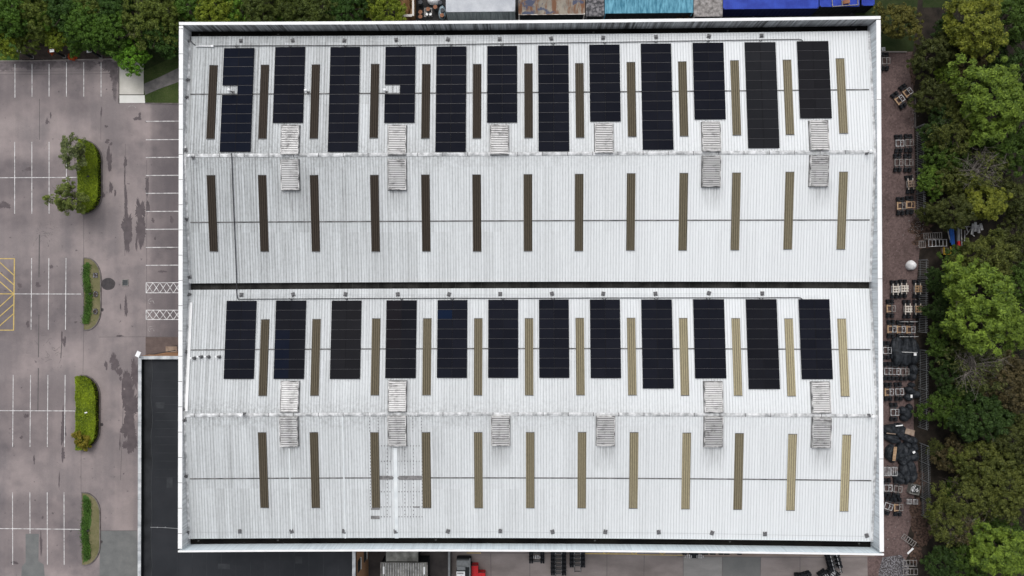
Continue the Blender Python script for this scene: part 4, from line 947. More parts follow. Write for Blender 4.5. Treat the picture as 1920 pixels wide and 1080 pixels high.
container('storage_container', 'shorter blue container with frames lying on its roof', 'container', 1537, 1612, 12.5, 2.7, 'blue', 'dark_wall', 2.5, .27, group='containers behind the warehouse')
container('storage_container', 'small blue container end beside the olive tree', 'container', 1616, 1640, 10.5, 2.6, 'blue', 'dark_wall', 2.5, .27, group='containers behind the warehouse')
p = at(1585, 5, 2.85); o = empty('scrap_grid', (p.x, p.y, 2.78)); tag(o, 'rusty frame lying on the shorter blue container roof', 'frame')
mb = MB()
for a, b in (((-1.7, -.5), (1.7, -.3)), ((-1.7, -.5), (-1.8, .9)), ((1.7, -.3), (1.6, 1.0)), ((-.4, -.42), (-.5, .9)), ((.5, -.4), (.4, .9))): mb.bar((*a, .06), (*b, .06), .09)
mb.build('frame', M['greyframe'], o); MB().box((.1, .1, .12), (.9, .5, .18), rz=.2).build('crate', M['drum'], o)
# rusty open skip
a = at(743, 30, 2.2); b = at(776, 30, 2.2); W_ = b.x - a.x; o = empty('open_skip', ((a.x + b.x) / 2, a.y + 3.0, 0)); tag(o, 'open-topped skip with rusty inside and flaking white rim', 'skip')
mb = MB()
for s_ in (-1, 1): mb.box((s_ * (W_ / 2 - .1), 0, 1.1), (.12, 5.9, 2.1))
mb.box((0, -2.95, 1.1), (W_ - .34, .12, 2.1)); mb.box((0, 2.95, 1.1), (W_ - .34, .12, 2.1)); mb.box((0, 0, .15), (W_ - .35, 5.75, .12)); mb.build('shell', M['rust_in'], o)
mb = MB()
for s_ in (-1, 1): mb.box((s_ * (W_ / 2 - .1), 0, 2.2), (.26, 6.0, .1))
mb.box((0, -2.95, 2.2), (W_ - .48, .34, .1)); mb.box((0, 2.95, 2.2), (W_ - .48, .26, .1)); mb.build('rim', M['whiteedge'], o)
lump('rubbish_heap', 758, 6, .22, .8, 2.2, .5, 'rust_in', 'brown rubbish lying inside the rusty skip', 'rubbish', seed=9)
mb = MB(); a = at(776, 28, 0.6); b = at(781, 42, .6); mb.bar((a.x, a.y, .03), (b.x, b.y, .03), .1); o = mb.build('pole', M['bag']); tag(o, 'white pole lying beside the rusty skip', 'pole')

# ------------------------------------------------------------------ front yard
mb = MB()
for a, b in (((993.5, 1030), (993.5, 1100)), ((1138, 1036), (1138, 1100)), ((842, 1060), (842, 1060.5)), ((1208, 1036), (1207, 1100)), ((1281, 1044), (1281, 1100)), ((1354.5, 1044), (1354, 1100)), ((1426.5, 1044), (1425, 1100)), ((1500, 1044), (1500, 1100)), ((1270, 1043.5), (1640, 1046)), ((880, 1036.5), (1270, 1040)), ((920, 1038), (921, 1100))): strip(mb, a, b, .06, .023)
tag(mb.build('slab_joints', M['crack']), kind='structure')
region('concrete_slab', [(1281.5, 1044.5), (1354, 1044.5), (1354, 1200), (1281.5, 1200)], .0195, M['yard_grey'])
region('concrete_slab', [(1355, 1044.5), (1426, 1044.8), (1425.5, 1200), (1355, 1200)], .0195, m_noise('concrete_cool', (.155, .158, .155), (.20, .20, .195), .3, detail=7, rough=.9, fine=.08))
region('apron', [(1281, 1030), (1640, 1030), (1640, 1043), (1281, 1043)], .0205, m_noise('apron', (.24, .19, .16), (.31, .25, .215), .5, detail=6, rough=.9))
region('dark_tarmac', [(690, 930), (840, 930), (840, 1300), (690, 1300)], .021, M['yard_dark'])
mb = MB(); strip(mb, (875, 1036.7), (902, 1037), .1, .0245); strip(mb, (1095, 1038), (1194, 1039), .12, .0245); strip(mb, (1194, 1040), (1280, 1041), .08, .0245)
for x in (1137, 1189, 1242): strip(mb, (x - 6, 1036), (x, 1039), .09, .0255); strip(mb, (x + 6, 1036), (x, 1039), .09, .026)
tag(mb.build('yellow_line', M['yellow']), kind='structure')
region('rubble', [(1655, 1045), (1690, 1040), (1704, 1060), (1704, 1200), (1640, 1200), (1648, 1070)], .03, M['rubble'], 'stuff')
# low wall
a = at(842, 1030, 2.0); b = at(842, 1100, 2.0); o = empty('boundary_wall', (a.x, a.y, 0)); tag(o, 'low grey wall beside the dark tarmac and the lorry', 'wall')
MB().box((0, (b.y - a.y) / 2, .95), (.22, abs(b.y - a.y) + 3, 1.9)).build('masonry', M['kerb'], o); MB().box((0, (b.y - a.y) / 2, 1.93), (.30, abs(b.y - a.y) + 3.06, .06)).build('coping', M['mid_grey'], o)
# container with ribbed roof, lying across the yard, and mossy roof behind
def shed(name, label, cat, x0, x1, ytop, ybot, h, mroof, ribs, rim):
    a = at(x0, ytop, h); b = at(x1, ybot, h); cx = (a.x + b.x) / 2; W_ = b.x - a.x; L = a.y - b.y
    o = empty(name, (cx, (a.y + b.y) / 2, 0)); tag(o, label, cat)
    MB().box((0, 0, h / 2 - .02), (W_ - .12, L - .1, h - .2)).build('wall', M['dark_wall'], o)
    m = MB(); m.box((0, 0, h - .06), (W_, L, .07))
    k = -W_ / 2 + .3
    while ribs and k < W_ / 2 - .2: m.box((k, 0, h - .0), (ribs * .5, L - .2, .06)); k += ribs
    m.build('roof', M[mroof], o); e = MB()
    for s_ in (-1, 1): e.box((s_ * (W_ / 2 - .05), 0, h), (.12, L, .1))
    e.build('top_rail', M[rim], o); return o
o = shed('storage_container', 'ribbed white-grey container roof with moss at the bottom edge of the picture', 'container', 713.5, 801.5, 1054.5, 1115, 2.7, 'moss', .34, 'greyframe')
for s_ in (-1, 1): MB().box((s_ * 2.75, 2.0 - .9, 2.74), (.22, 1.0, .07)).build('roof_patch', M['dome'], o)
m = MB()
for k in range(17):
    m.box((-2.8 + .34 * k, 0, 2.735), (.10, 4.2, .03))
m.build('rib_paint', M['paleframe'], o)
shed('lean_to', 'low mossy grey roof squeezed between the white parapet and the ribbed container', 'shed', 724, 784, 1028, 1053, 2.5, 'moss', 0, 'moss')
r = random.Random(12)
# flatbed lorry at the bottom edge
p = at(868, 1068, 2.2); o = empty('parked_lorry', (p.x, p.y - .6, 0)); tag(o, 'grey and black lorry cab with a white printed roof board', 'lorry')
MB().box((0, 1.35, 1.35), (1.75, .9, 1.5)).build('front', M['mid_grey'], o)
MB().box((0, 1.86, 1.1), (1.8, .1, .9)).build('bumper', M['dark_wall'], o)
MB().box((.12, -.3, 1.15), (2.0, 2.4, 2.0)).build('body', M['dark_wall'], o); MB().box((.95, .5, 2.19), (.14, 3.2, .06)).build('side_rail', M['mid_grey'], o)
MB().box((-.25, .78, 2.20), (1.15, .5, .07)).build('roof_hatch', M['mid_grey'], o)
bd = MB().box((-.3, -.75, 2.22), (1.15, 2.2, .07)).build('roof_board', M['dome'], o)
m = MB()
for k in range(5): m.box((-.68 + .17 * k, .12, 2.262), (.11, .20, .01))
for k in range(6): m.box((-.68 + .15 * k, -.55 - .03 * (k % 2), 2.262), (.08, .08, .01))
m.box((-.25, -.25, 2.262), (.14, .10, .01)); m.box((-.3, -.95, 2.262), (.7, .05, .01)); m.build('printed_marks', M['frame_dk'], bd)
for s_ in (-1, 1):
    for yy in (1.3, -.9): MB().cyl((s_ * .85, yy, .45), .45, .28, 0, 18, 'x').build('wheel', M['tyre'], o)
def bin_(px, py, w_, l_, h, lb):
    p = at(px, py, h); o = empty('red_bin', (p.x, p.y, 0)); tag(o, lb, 'bin', 'red bins beside the lorry')
    m = MB(); m.box((0, 0, h / 2), (w_ - .08, l_ - .08, h - .1)); m.build('body', M['red'], o)
    l = MB(); l.box((0, 0, h), (w_, l_, .08))
    for k in range(3): l.box((-w_ / 3 + k * w_ / 3, 0, h + .05), (.08, l_ - .2, .05))
    l.build('lid', M['red'], o); MB().box((0, l_ / 2 + .03, h - .05), (w_ - .1, .06, .12)).build('hinge', M['frame_dk'], o)
bin_(888, 1071, 1.25, 1.5, 1.3, 'bright red lidded bin touching the lorry'); bin_(902.5, 1082, 1.1, 1.2, 1.2, 'lower red lidded bin at the very bottom edge')
# ------------------------------------------------------------------ wheeled bogies and the heap east of the warehouse
TY = MB(); TY.cyl((0, 0, 0), .25, .22, 0, 16, 'y'); TY.cyl((0, 0, 0), .19, .25, 0, 16, 'y'); TYM = TY.mesh('tyre', M['tyre'])
def bogie(px, py, label, frame='greyframe', board=None, rot=0.0, fl=1.15, fw=.82, half=1.28, axles=2, deck=None, group='wheeled bogies along the gravel track'):
    p = at(px, py, .6); o = empty('wheeled_bogie', (p.x, p.y, 0), (0, 0, rot)); tag(o, label, 'bogie', group)
    m = MB()
    for s_ in (-1, 1): m.box((0, s_ * fw / 2, .62), (fl, .075, .09))
    for s_ in (-1, 1): m.box((s_ * (fl / 2 - .04), 0, .635), (.075, fw - .09, .075))
    m.box((.1, 0, .60), (.07, fw - .09, .06)); m.cyl((.22, .1, .70), .07, .06, 0, 8); m.build('frame', M[frame], o)
    ax = MB()
    for k in range(axles):
        x = (k - (axles - 1) / 2) * .60; ax.cyl((x, 0, .27), .07, 2 * half - .2, 0, 8, 'y')
    for s_ in (-1, 1): ax.box((0, s_ * (fw / 2 + .28), .56), (.5, .05, .06))
    ax.build('axle', M['dk_grey'], o)
    for k in range(axles):
        x = (k - (axles - 1) / 2) * .60
        for s_ in (-1, 1):
            for q in (0, 1): link('tyre', TYM, o, (x + .03 * q, s_ * (half - .16 - .30 * q), .26 + .03 * q), (0, random.uniform(-.3, .3), random.uniform(-.06, .06)))
    if board == 'end': 
        b = MB(); b.box((-fl / 2 - .02, 0, .70), (.17, fw + .25, .06)); b.box((-fl / 2 + .26, fw / 2 - .02, .705), (.42, .14, .05)); b.box((-fl / 2 + .26, -fw / 2 + .02, .705), (.42, .14, .05)); b.build('timber_board', M['timber'], o)
    if board == 'box':
        b = MB()
        for k in range(3): b.box((-.36 + .36 * k, 0, .74), (.13, fw + .1, .07))
        for s_ in (-1, 1): b.box((0, s_ * .36, .80), (1.0, .16, .06))
        b.box((0, 0, .81), (1.0, .14, .05)); b.build('timber_board', M[deck or 'timber'], o)
        c = MB()
        for s_ in (-.36, .30): c.box((s_, 0, .69), (.10, 1.55, .06))
        c.build('bearer', M['timber_white'], o)
    return o
B = [
 (1687.5, 186.5, 'angled bogie with timber end board, lower left one of the slanting pair', 'paleframe', 'end', .62, None), (1702.5, 172.5, 'angled bogie tucked by the bushes, upper right of the slanting pair', 'paleframe', 'end', .62, None),
 (1687, 268.5, 'bogie with white-painted frame, upper left of the block of four', 'paleframe', None, 0, None), (1705, 267.5, 'bogie with dull grey frame, upper right of the block of four', 'greyframe', None, 0, None),
 (1685, 304.5, 'bogie with wide grey frame, lower left of the block of four', 'greyframe', None, 0, None), (1704, 304.5, 'bogie with thin dark frame, lower right of the block of four', 'greyframe', None, 0, None),
 (1707.5, 345, 'lone bogie covered by a pale board under the leafy branch', 'greyframe', 'box', 0.08, 'card'),
 (1690.5, 386, 'bogie with orange-brown timber, left of the pair above the littered ground', 'greyframe', 'end', 0, None), (1707.5, 384, 'bogie with clean timber surround, right of the pair above the littered ground', 'timber', 'end', 0, None),
 (1679, 542.5, 'bogie with bleached timber and tan end panel, left in the row below the white bag', 'paleframe', 'box', 0, 'timber_white'), (1695, 541, 'bogie with bleached timber, middle in the row below the white bag', 'paleframe', 'box', 0, 'timber_white'), (1721, 541.5, 'bogie with crossed timber bearers, right in the row below the white bag', 'greyframe', 'box', 0, 'timber'),
 (1671, 578.5, 'bogie with pale timber loop frame, left in the second timber row', 'greyframe', 'end', 0, None), (1702, 579.5, 'bogie with thick cream timber block, middle of the second timber row', 'greyframe', 'box', 0, 'timber_white'), (1721.5, 579.5, 'bogie with cream and brown timber block, right of the second timber row', 'greyframe', 'box', 0, 'timber'),
 (1672.5, 617, 'bogie with timber end nearest the warehouse in the third timber row', 'paleframe', 'end', 0, None), (1690, 617.5, 'bogie with timber post in the middle of the third timber row', 'paleframe', 'end', 0, None), (1708, 618, 'bogie with pale steel rails at the fence end of the third timber row', 'paleframe', 'end', 0, None),
 (1663.5, 657, 'bogie with bright steel frame left of the grey sheeting', 'paleframe', None, 0, None),
 (1665.5, 696, 'bogie with open rails, first in the row of three below the sheeting', 'paleframe', None, 0, None), (1680, 696.5, 'bogie with open rails, second in the row of three below the sheeting', 'paleframe', None, 0, None), (1696.5, 697, 'bogie with closed square frame, third in the row below the sheeting', 'greyframe', None, 0, None),
 (1667.5, 735, 'bogie with tan timber ends left of a broken steel one', 'paleframe', 'end', 0, None), (1686.5, 734.5, 'bogie with broken bright rails beside black rubbish sacks', 'paleframe', None, .05, None),
 (1677.5, 773, 'lone bogie with steel frame beside the last small sack heap', 'paleframe', None, 0, None),
 (1665, 915, 'bogie with ladder-like steel frame against the white parapet', 'paleframe', None, 0, None), (1683.5, 917, 'small bogie with grey frame between ladder frame and wooden crate', 'greyframe', None, -.1, None),
 (1666, 949.5, 'tilted small bogie nearest the parapet at the end of the rows', 'paleframe', None, -.3, None), (1685, 951.5, 'small bogie with a tan board at the end of the rows', 'greyframe', 'end', 0, None),
 (1661, 114, 'bogie half hidden by the parapet at the top end of the gravel track', 'greyframe', None, 0, None)]
for (x, y, lb, fr, bd, rt, dk) in B: bogie(x, y, lb, fr, bd, rt, deck=dk)
# long steel rails beside the third timber row
p = at(1700, 617, .5); o = empty('steel_rack', (p.x, p.y, 0)); tag(o, 'pale rails lying outside the wheels of the third timber row', 'rails')
m = MB()
for s_ in (-1, 1):
    for k in (0, 1): m.box((-.55 + 1.35 * k, s_ * 1.02, .82), (1.2, .07, .07))
m.build('rail', M['paleframe'], o)
m = MB()
for s_ in (-1, 1):
    for k in (0, 1, 2): m.box((-1.1 + 1.1 * k, s_ * 1.02, .4), (.06, .06, .78))
m.build('leg', M['dk_grey'], o)
# ladder-like pallet frames
def rack(px, py, w_, l_, h, bars, rot, mat, label, cat='frame', axis='x', legs=True, group=None):
    p = at(px, py, h); o = empty('ladder_frame', (p.x, p.y, 0), (0, 0, rot)); tag(o, label, cat, group); m = MB()
    for s_ in (-1, 1): m.box((0, s_ * l_ / 2, h), (w_, .07, .07))
    for k in range(bars): m.box((-w_ / 2 + .04 + (w_ - .08) * k / (bars - 1), 0, h - .002), (.06, l_ - .08, .06))
    m.build('rails', M[mat], o)
    if legs:
        for a in (-1, 1):
            for b in (-1, 1): MB().box((a * (w_ / 2 - .05), b * l_ / 2, h / 2 - .02), (.06, .06, h - .04)).build('leg', M['dk_grey'], o)
    return o
rack(1664.5, 884, 1.0, 1.15, .9, 6, 0, 'paleframe', 'left pale slatted frame of the pair beside the black bundles', group='pale slatted frames')
rack(1675.5, 884, 1.0, 1.15, .9, 5, 0, 'paleframe', 'right pale slatted frame of the pair beside the black bundles', group='pale slatted frames')
rack(1705, 940.5, .68, .62, .8, 4, 0, 'paleframe', 'left small cage frame below the wooden crate', group='small cage frames'); rack(1716.5, 941, .68, .62, .8, 4, 0, 'paleframe', 'right small cage frame below the wooden crate', group='small cage frames')
rack(1749, 442, 2.5, .8, .9, 9, 0.05, 'greyframe', 'dull grey ladder rack, upper of two in the bushes gap', group='ladder racks in the bush gap'); rack(1758, 455.5, 2.5, .9, 1.0, 6, 0.02, 'paleframe', 'ladder rack with rusty ends, lower of two in the bushes gap', group='ladder racks in the bush gap')
rack(1729, 458, .9, .9, .7, 4, 0, 'greyframe', 'short rusty rack left of the two ladder racks')
rack(1706, 1056, 1.9, .8, .8, 5, 0, 'greyframe', 'dark grey rack on the rubble, upper of two', group='racks by the lower bushes'); rack(1707, 1072, 2.0, .8, .8, 5, 0, 'greyframe', 'dark grey rack on the rubble, lower of two', group='racks by the lower bushes')
rack(1704, 1013, 2.1, .7, .4, 7, -.62, 'greyframe', 'bent mesh panel fallen across the track', legs=False)
# crate with branches
p = at(1715.5, 918, .7); o = empty('wooden_crate', (p.x, p.y, 0), (0, 0, -.22)); tag(o, 'tilted open wooden crate full of broken bits', 'crate')
m = MB()
for s_ in (-1, 1): m.box((0, s_ * .62, .4), (1.3, .08, .75)); m.box((s_ * .61, 0, .4), (.08, 1.15, .749))
m.build('sides', M['moss'], o); m = MB(); m.box((0, 0, .08), (1.1, 1.1, .06)); m.build('base', M['dk_grey'], o)
m = MB(); r = random.Random(8)
for k in range(16): a = r.uniform(0, 3.1); x, y = r.uniform(-.4, .4), r.uniform(-.4, .4); m.bar((x, y, .5 + .01 * k), (x + .3 * math.cos(a), y + .3 * math.sin(a), .55 + .01 * k), .06)
q = m.build('broken_bits', M['bag'], None, (p.x, p.y, 0)); tag(q, 'pale broken bits lying inside the tilted crate', 'scrap')
# white bag, blue pipes, posts
lump('bulk_bag', 1708.5, 497.5, 0, .62, .66, .8, 'bag', 'big white bulk bag standing on the red gravel', 'bulk bag', seed=21, ridge=.18)
for k, (x, y, w_) in enumerate(((1784, 442, .22), (1787.5, 441, .2), (1781.5, 438, .14))):
    a = at(x - 1, y - 17, .5); b = at(x + 1, y + 17, .5); q = MB(); q.cyl((0, 0, 0), w_ / 2 + .02, (a - b).length, 0, 10, 'y'); o = q.build('plastic_pipe', M['blue_pipe'], None, ((a.x + b.x) / 2, (a.y + b.y) / 2, .5 - .02 * k), (0, 0, .06)); tag(o, ('thick blue plastic pipe, middle of three in the bush gap', 'blue plastic pipe, right one of three in the bush gap', 'thin blue plastic pipe, left one of three in the bush gap')[k], 'pipe', 'blue pipes')
def stick(name, a, b, z0, z1, wd, mat, label, cat, group=None):
    p = at(*a, z0); q = at(*b, z1); m = MB(); m.bar((0, 0, 0), q - p, wd); o = m.build(name, M[mat], None, p); tag(o, label, cat, group)
stick('grey_post', (1796, 424), (1796.5, 466), .35, .35, .34, 'mid_grey', 'thick dark grey beam lying right of the blue pipes', 'beam')
stick('red_tube', (1797, 452), (1797.5, 470), .62, .62, .3, 'red', 'short red tube with yellow tip on the grey beam', 'tube')
for k, (a, b) in enumerate((((1802, 428), (1804, 470)), ((1809, 432), (1808, 468)), ((1776, 428), (1781, 450)), ((1812, 440), (1824, 424)), ((1800, 424), (1838, 427)), ((1812, 426), (1815, 436)), ((1820, 437), (1827, 443)))):
    stick('scrap_rod', a, b, .4 + .1 * k, .45 + .1 * k, .09, 'paleframe', 'pale metal rod in the scrap heap right of the blue pipes', 'rod', 'scrap rods in the bush gap')
m = MB()
for k in range(4): m.box((-.6 + .38 * k, (.2 if k % 2 else -.1), 1.3 + .02 * k), (.33, 1.5 - .2 * k, .05), rz=.12 * (k - 1))
p = at(1832, 428, 1.3); o = m.build('metal_sheet', M['paleframe'], None, (p.x, p.y, 0)); tag(o, 'torn pale metal sheets propped up among the bushes', 'sheet metal')
p = at(1769, 470, .6); o = empty('yellow_trolley', (p.x, p.y, 0)); tag(o, 'yellow-framed trolley below the ladder racks', 'trolley')
m = MB(); m.box((0, 0, .7), (.12, 1.1, .12)); m.box((.9, 0, .7), (.12, 1.1, .12)); m.box((.45, -.5, .7), (.8, .12, .12)); m.build('frame', M['yellow_steel'], o); MB().box((.3, 0, .35), (.9, .8, .4)).build('box', M['rust'], o)
for a in (-.0, .9):
    for b in (-.4, .4): MB().cyl((a, b, .15), .15, .08, 0, 12, 'y').build('wheel', M['tyre'], o)
# grey sheeting and black bundles
lump('grey_tarpaulin', 1682.5, 660, .1, .85, 1.9, .8, 'sack', 'pinched grey tarpaulin, left of three right of the steel bogie', 'tarpaulin', 'grey tarpaulins', 31, ridge=.35)
lump('grey_tarpaulin', 1699, 660, .1, .85, 1.9, .85, 'sack', 'wide grey tarpaulin in the middle with a pale strap', 'tarpaulin', 'grey tarpaulins', 32, ridge=.3)
lump('grey_tarpaulin', 1713, 659, .1, .7, 1.8, .85, 'sack', 'grey tarpaulin at the fence side with a white scrap on it', 'tarpaulin', 'grey tarpaulins', 33, ridge=.3)
stick('strap', (1691, 660), (1720, 661), 1.3, 1.3, .05, 'bag', 'pale strap across two grey tarpaulins', 'strap')
r = random.Random(77); k = 0
heap = [(1712, 693, .9, 1.2), (1710, 706, .8, .9), (1706, 732, 1.1, .8), (1716, 740, 1.1, .8), (1703, 745, .9, .8), (1693, 770, .9, .9), (1700, 776, 1.0, 1.3), (1705, 765, .7, .9), (1695, 784, .8, .7), (1709, 722, .7, .6)]
for i, (x, y, a, b) in enumerate(heap): lump('black_bundle', x, y, 0, a * .62, b * .62, .7, 'sack', 'black sheeting bundle in the small heaps at the bogies\' fence side', 'bundle', 'black bundles by the bogie rows', 100 + i, r.uniform(-.5, .5), .35, 3)
heap2 = [(1670, 806, 1.5, 1.1), (1682, 803, 1.0, .9), (1690, 810, 1.1, 1.2), (1696, 818, 1.0, .8), (1672, 822, 1.8, .9), (1687, 800, .8, .8), (1704, 824, 1.0, .8), (1712, 826, .8, .8), (1669, 848, 1.0, 1.6), (1675, 855, .9, 1.4), (1686, 842, .7, 1.5), (1689, 858, .8, 1.3), (1697, 845, .8, 1.4), (1701, 857, .8, 1.3),
  (1708, 846, .8, 1.0), (1713, 855, 1.0, 1.1), (1692, 866, .8, .7), (1696, 884, 1.0, 1.8), (1698, 896, .7, 1.2), (1709, 880, .9, 1.7), (1711, 894, .8, 1.3), (1705, 872, .7, .8), (1684, 893, .9, 1.0), (1688, 900, .8, .8), (1700, 835, .7, .8), (1714, 838, .7, .8)]
for i, (x, y, a, b) in enumerate(heap2): lump('black_bundle', x, y, 0, a * .66, b * .66, .75, 'sack', 'black-wrapped bundle in the long heap between white parapet and fence', 'bundle', 'black bundles in the long heap', 200 + i, r.uniform(-.5, .5), .38, 3)
def board(px, py, z, w_, l_, rz, mat, label, cat): p = at(px, py, z); o = MB().box((0, 0, 0), (w_, l_, .05)).build('board', M[mat], None, (p.x, p.y, z), (0, 0, rz)); tag(o, label, cat); return o
board(1677.5, 851, 1.25, .42, 1.9, -.12, 'timber', 'long tan board on the black bundles', 'board'); board(1706, 810, 1.15, 1.25, .75, -.25, 'card', 'brown hardboard sheet at the top of the long heap', 'board')
board(1686, 798, 1.2, .95, .14, .1, 'bag', 'white slat on the top of the long heap', 'slat'); board(1671, 813, 1.3, 1.25, .12, -.1, 'card', 'pinkish slat across the long heap', 'slat')
board(1713.5, 848, 1.3, .35, .28, .6, 'bag', 'white scrap on the long heap near the fence', 'scrap'); board(1709, 743, 1.0, .26, .42, 0, 'bag', 'white tub lid among the small black bundles', 'scrap'); board(1716, 664.5, 1.45, .36, .36, 0, 'bag', 'white scrap on the right-hand tarpaulin', 'scrap')
board(1707, 1033, .35, .25, 1.1, -.8, 'bag', 'white broken plank beyond the fallen mesh panel', 'plank'); board(1656.5, 92, .5, .5, .5, .1, 'paleframe', 'pale square box on the grass by the top right parapet corner', 'box')
m = MB()
for k in range(210):
    t = r.random()
    if t < .45: x, y = r.gauss(1722, 10), r.gauss(424, 16)
    elif t < .7: x, y = r.gauss(1712, 4), r.uniform(200, 330)
    elif t < .85: x, y = r.gauss(1712, 5), r.uniform(490, 800)
    else: x, y = r.uniform(1662, 1725), r.uniform(960, 1060)
    if x < 1660: continue
    p = at(x, y, .03); s_ = r.uniform(.04, .10); m.box((p.x, p.y, .045), (s_, s_ * r.uniform(.6, 1.4), .05), rz=r.uniform(0, 3))
o = m.build('litter', M['debris2']); tag(o, kind='stuff')
# tyre stacks in the front yard
def stack(px, py, rows, label, rails=True, w_=1.35, rot=0, group='tyre stacks in the front yard'):
    p = at(px, py, 1.2); o = empty('wheel_stack', (p.x, p.y, 0), (0, 0, rot)); tag(o, label, 'wheels', group)
    for k in range(rows):
        y = -.55 * k
        for lv in range(2):
            for s_ in (-1, 1):
                for q in (0, 1): link('tyre', TYM, o, (s_ * (w_ / 2 + .25 - .30 * q), y, .26 + .52 * lv), (0, 0, PI / 2))
            MB().cyl((0, y, .26 + .52 * lv), .07, w_ + .2, 0, 8, 'x').build('axle', M['dk_grey'], o)
    if rails:
        L = .55 * rows
        rm = MB().box((0, 0, 0), (.11, .36, .07)).mesh('rail', M['paleframe'])
        for s_ in (-.42, .42):
            for j in range(rows + 1): link('rail', rm, o, (s_, -.55 * j + .05, 1.12))
        m = MB()
        for s_ in (-.42, .42): m.box((s_, -.55 * (rows - 1) / 2 - .2, 1.44), (.09, L + .3, .04))
        m.box((0, -.55 * rows - .12, 1.06), (.8, .07, .07)); m.build('frame', M['dark_wall'], o)
    else:
        m = MB()
        for s_ in (-.42, -.15, .15, .42): m.box((s_, -.35, 1.10), (.10 if abs(s_) > .3 else .16, .5 if abs(s_) < .3 else .34, .05))
        m.build('strap', M['paleframe'], o)
stack(1006.5, 1040, 3, 'short stack of black tyres with four white straps', False)
stack(1047.5, 1040, 6, 'longest stack of black tyres with two pale rails, in the middle')
stack(1083, 1040, 4, 'stack of black tyres with two pale rails, right of the longest one')
stack(1564, 1044, 4, 'dark slanting stack of tyres and rails near the right parapet corner', True, 1.0, .25)
for i, (x, y) in enumerate(((1291, 1040), (1313, 1040))): stack(x, y - 1, 1, ('left' if i == 0 else 'right') + ' tyre group peeping out under the parapet above the grey slabs', False, .7, 0, 'tyres peeping out under the parapet')
p = at(1303, 1041, .9); o = empty('black_crate', (p.x, p.y, 0)); tag(o, 'black crate between two tyre groups at the foot of the wall', 'crate'); MB().box((0, 0, .42), (.85, .8, .84)).build('body', M['tyre'], o); MB().box((0, 0, .86), (.9, .85, .05)).build('lid', M['dark_wall'], o)
for i, (x, lb) in enumerate(((1324, 'small'), (1337, 'low'), (1352, 'long'), (1363, 'dark'), (1387, 'last'))):
    p = at(x, 1037, .8); o = empty('black_crate', (p.x, p.y + .1, 0)); tag(o, lb + ' black box against the wall, number %s from the tyres' % ['one', 'two', 'three', 'four', 'five'][i], 'box', 'black boxes against the wall')
    MB().box((0, 0, .35), (.55 + .15 * (i % 2), .7, .7)).build('body', M['tyre'], o); MB().box((0, 0, .72), (.6 + .15 * (i % 2), .74, .05)).build('lid', M['dark_wall'], o)
for i, (x, y, n) in enumerate(((1503, 1082, 2), (1515, 1080, 2), (1545, 1078, 3), (1559, 1074, 3))): stack(x, y, n, ['tyre pile with a pinkish slat at the bottom edge, left part', 'tyre pile at the bottom edge, second from the left', 'taller tyre pile with white scrap, third from the left', 'tyre pile touching the slanting stack'][i], False, .45, .3 * i, 'tyre piles at the bottom edge')

# ------------------------------------------------------------------ palisade fence
def fence(x_px0, y0, x_px1, y1, label, h=2.3):
    a = at(x_px0, y0, 0); b = at(x_px1, y1, 0); L = (b - a).length; d = (b - a).normalized(); o = empty('palisade_fence', a, (0, 0, math.atan2(d.y, d.x))); tag(o, label, 'fence', 'palisade fence sections')
    nb = max(1, round(L / 2.75)); pit = L / nb
    for i in range(nb + 1): MB().box((i * pit, 0, h / 2 - .05), (.10, .06, h - .1)).build('post', M['mid_grey'], o)
    for i in range(nb):
        m = MB(); n = int(pit / .24)
        for z in (.45, h - .4): m.box((i * pit + pit / 2, .05, z), (pit - .04, .04, .05))
        for k in range(n): m.box((i * pit + .12 + k * (pit - .1) / n, .085, h / 2), (.065, .02, h))
        m.build('panel', M['mid_grey'], o)
fence(1715.5, 240, 1716.5, 405, 'grey palisade fence upper stretch beside the block of four bogies')
fence(1721, 488, 1720, 622, 'grey palisade fence stretch beside the timber bogie rows')
fence(1721, 655, 1721, 800, 'grey palisade fence stretch beside the tarpaulins and small bundles')
fence(1723, 830, 1727, 965, 'grey palisade fence stretch beside the long black heap')
a = at(1716, 180, .1); b = at(1716, 240, .1); MB().box(((a.x + b.x) / 2, (a.y + b.y) / 2, .08), (.15, abs(a.y - b.y), .16)).build('kerb', M['kerb'])['kind'] = 'structure'

# ------------------------------------------------------------------ planting
def leaves(P, Nn, S, name='crown', aspect=2.1):
    """one mesh of many small leaf faces: centres P, normals Nn, sizes S"""
    n = len(P); Nn = Nn / np.linalg.norm(Nn, axis=1, keepdims=True)
    t = RNG.normal(size=(n, 3)); t -= (t * Nn).sum(1, keepdims=True) * Nn; t /= np.linalg.norm(t, axis=1, keepdims=True); b = np.cross(Nn, t)
    S = S[:, None]; V = np.stack([P - t * S * aspect / 2, P + b * S * .36, P + t * S * aspect / 2, P - b * S * .36], 1).reshape(-1, 3)
    me = D.meshes.new(name); me.vertices.add(4 * n); me.vertices.foreach_set('co', V.ravel().astype(np.float32))
    me.loops.add(4 * n); me.loops.foreach_set('vertex_index', np.arange(4 * n, dtype=np.int32))
    me.polygons.add(n); me.polygons.foreach_set('loop_start', np.arange(0, 4 * n, 4, dtype=np.int32)); me.polygons.foreach_set('loop_total', np.full(n, 4, dtype=np.int32))
    me.update(calc_edges=True); me.materials.append(M['leaf']); return me
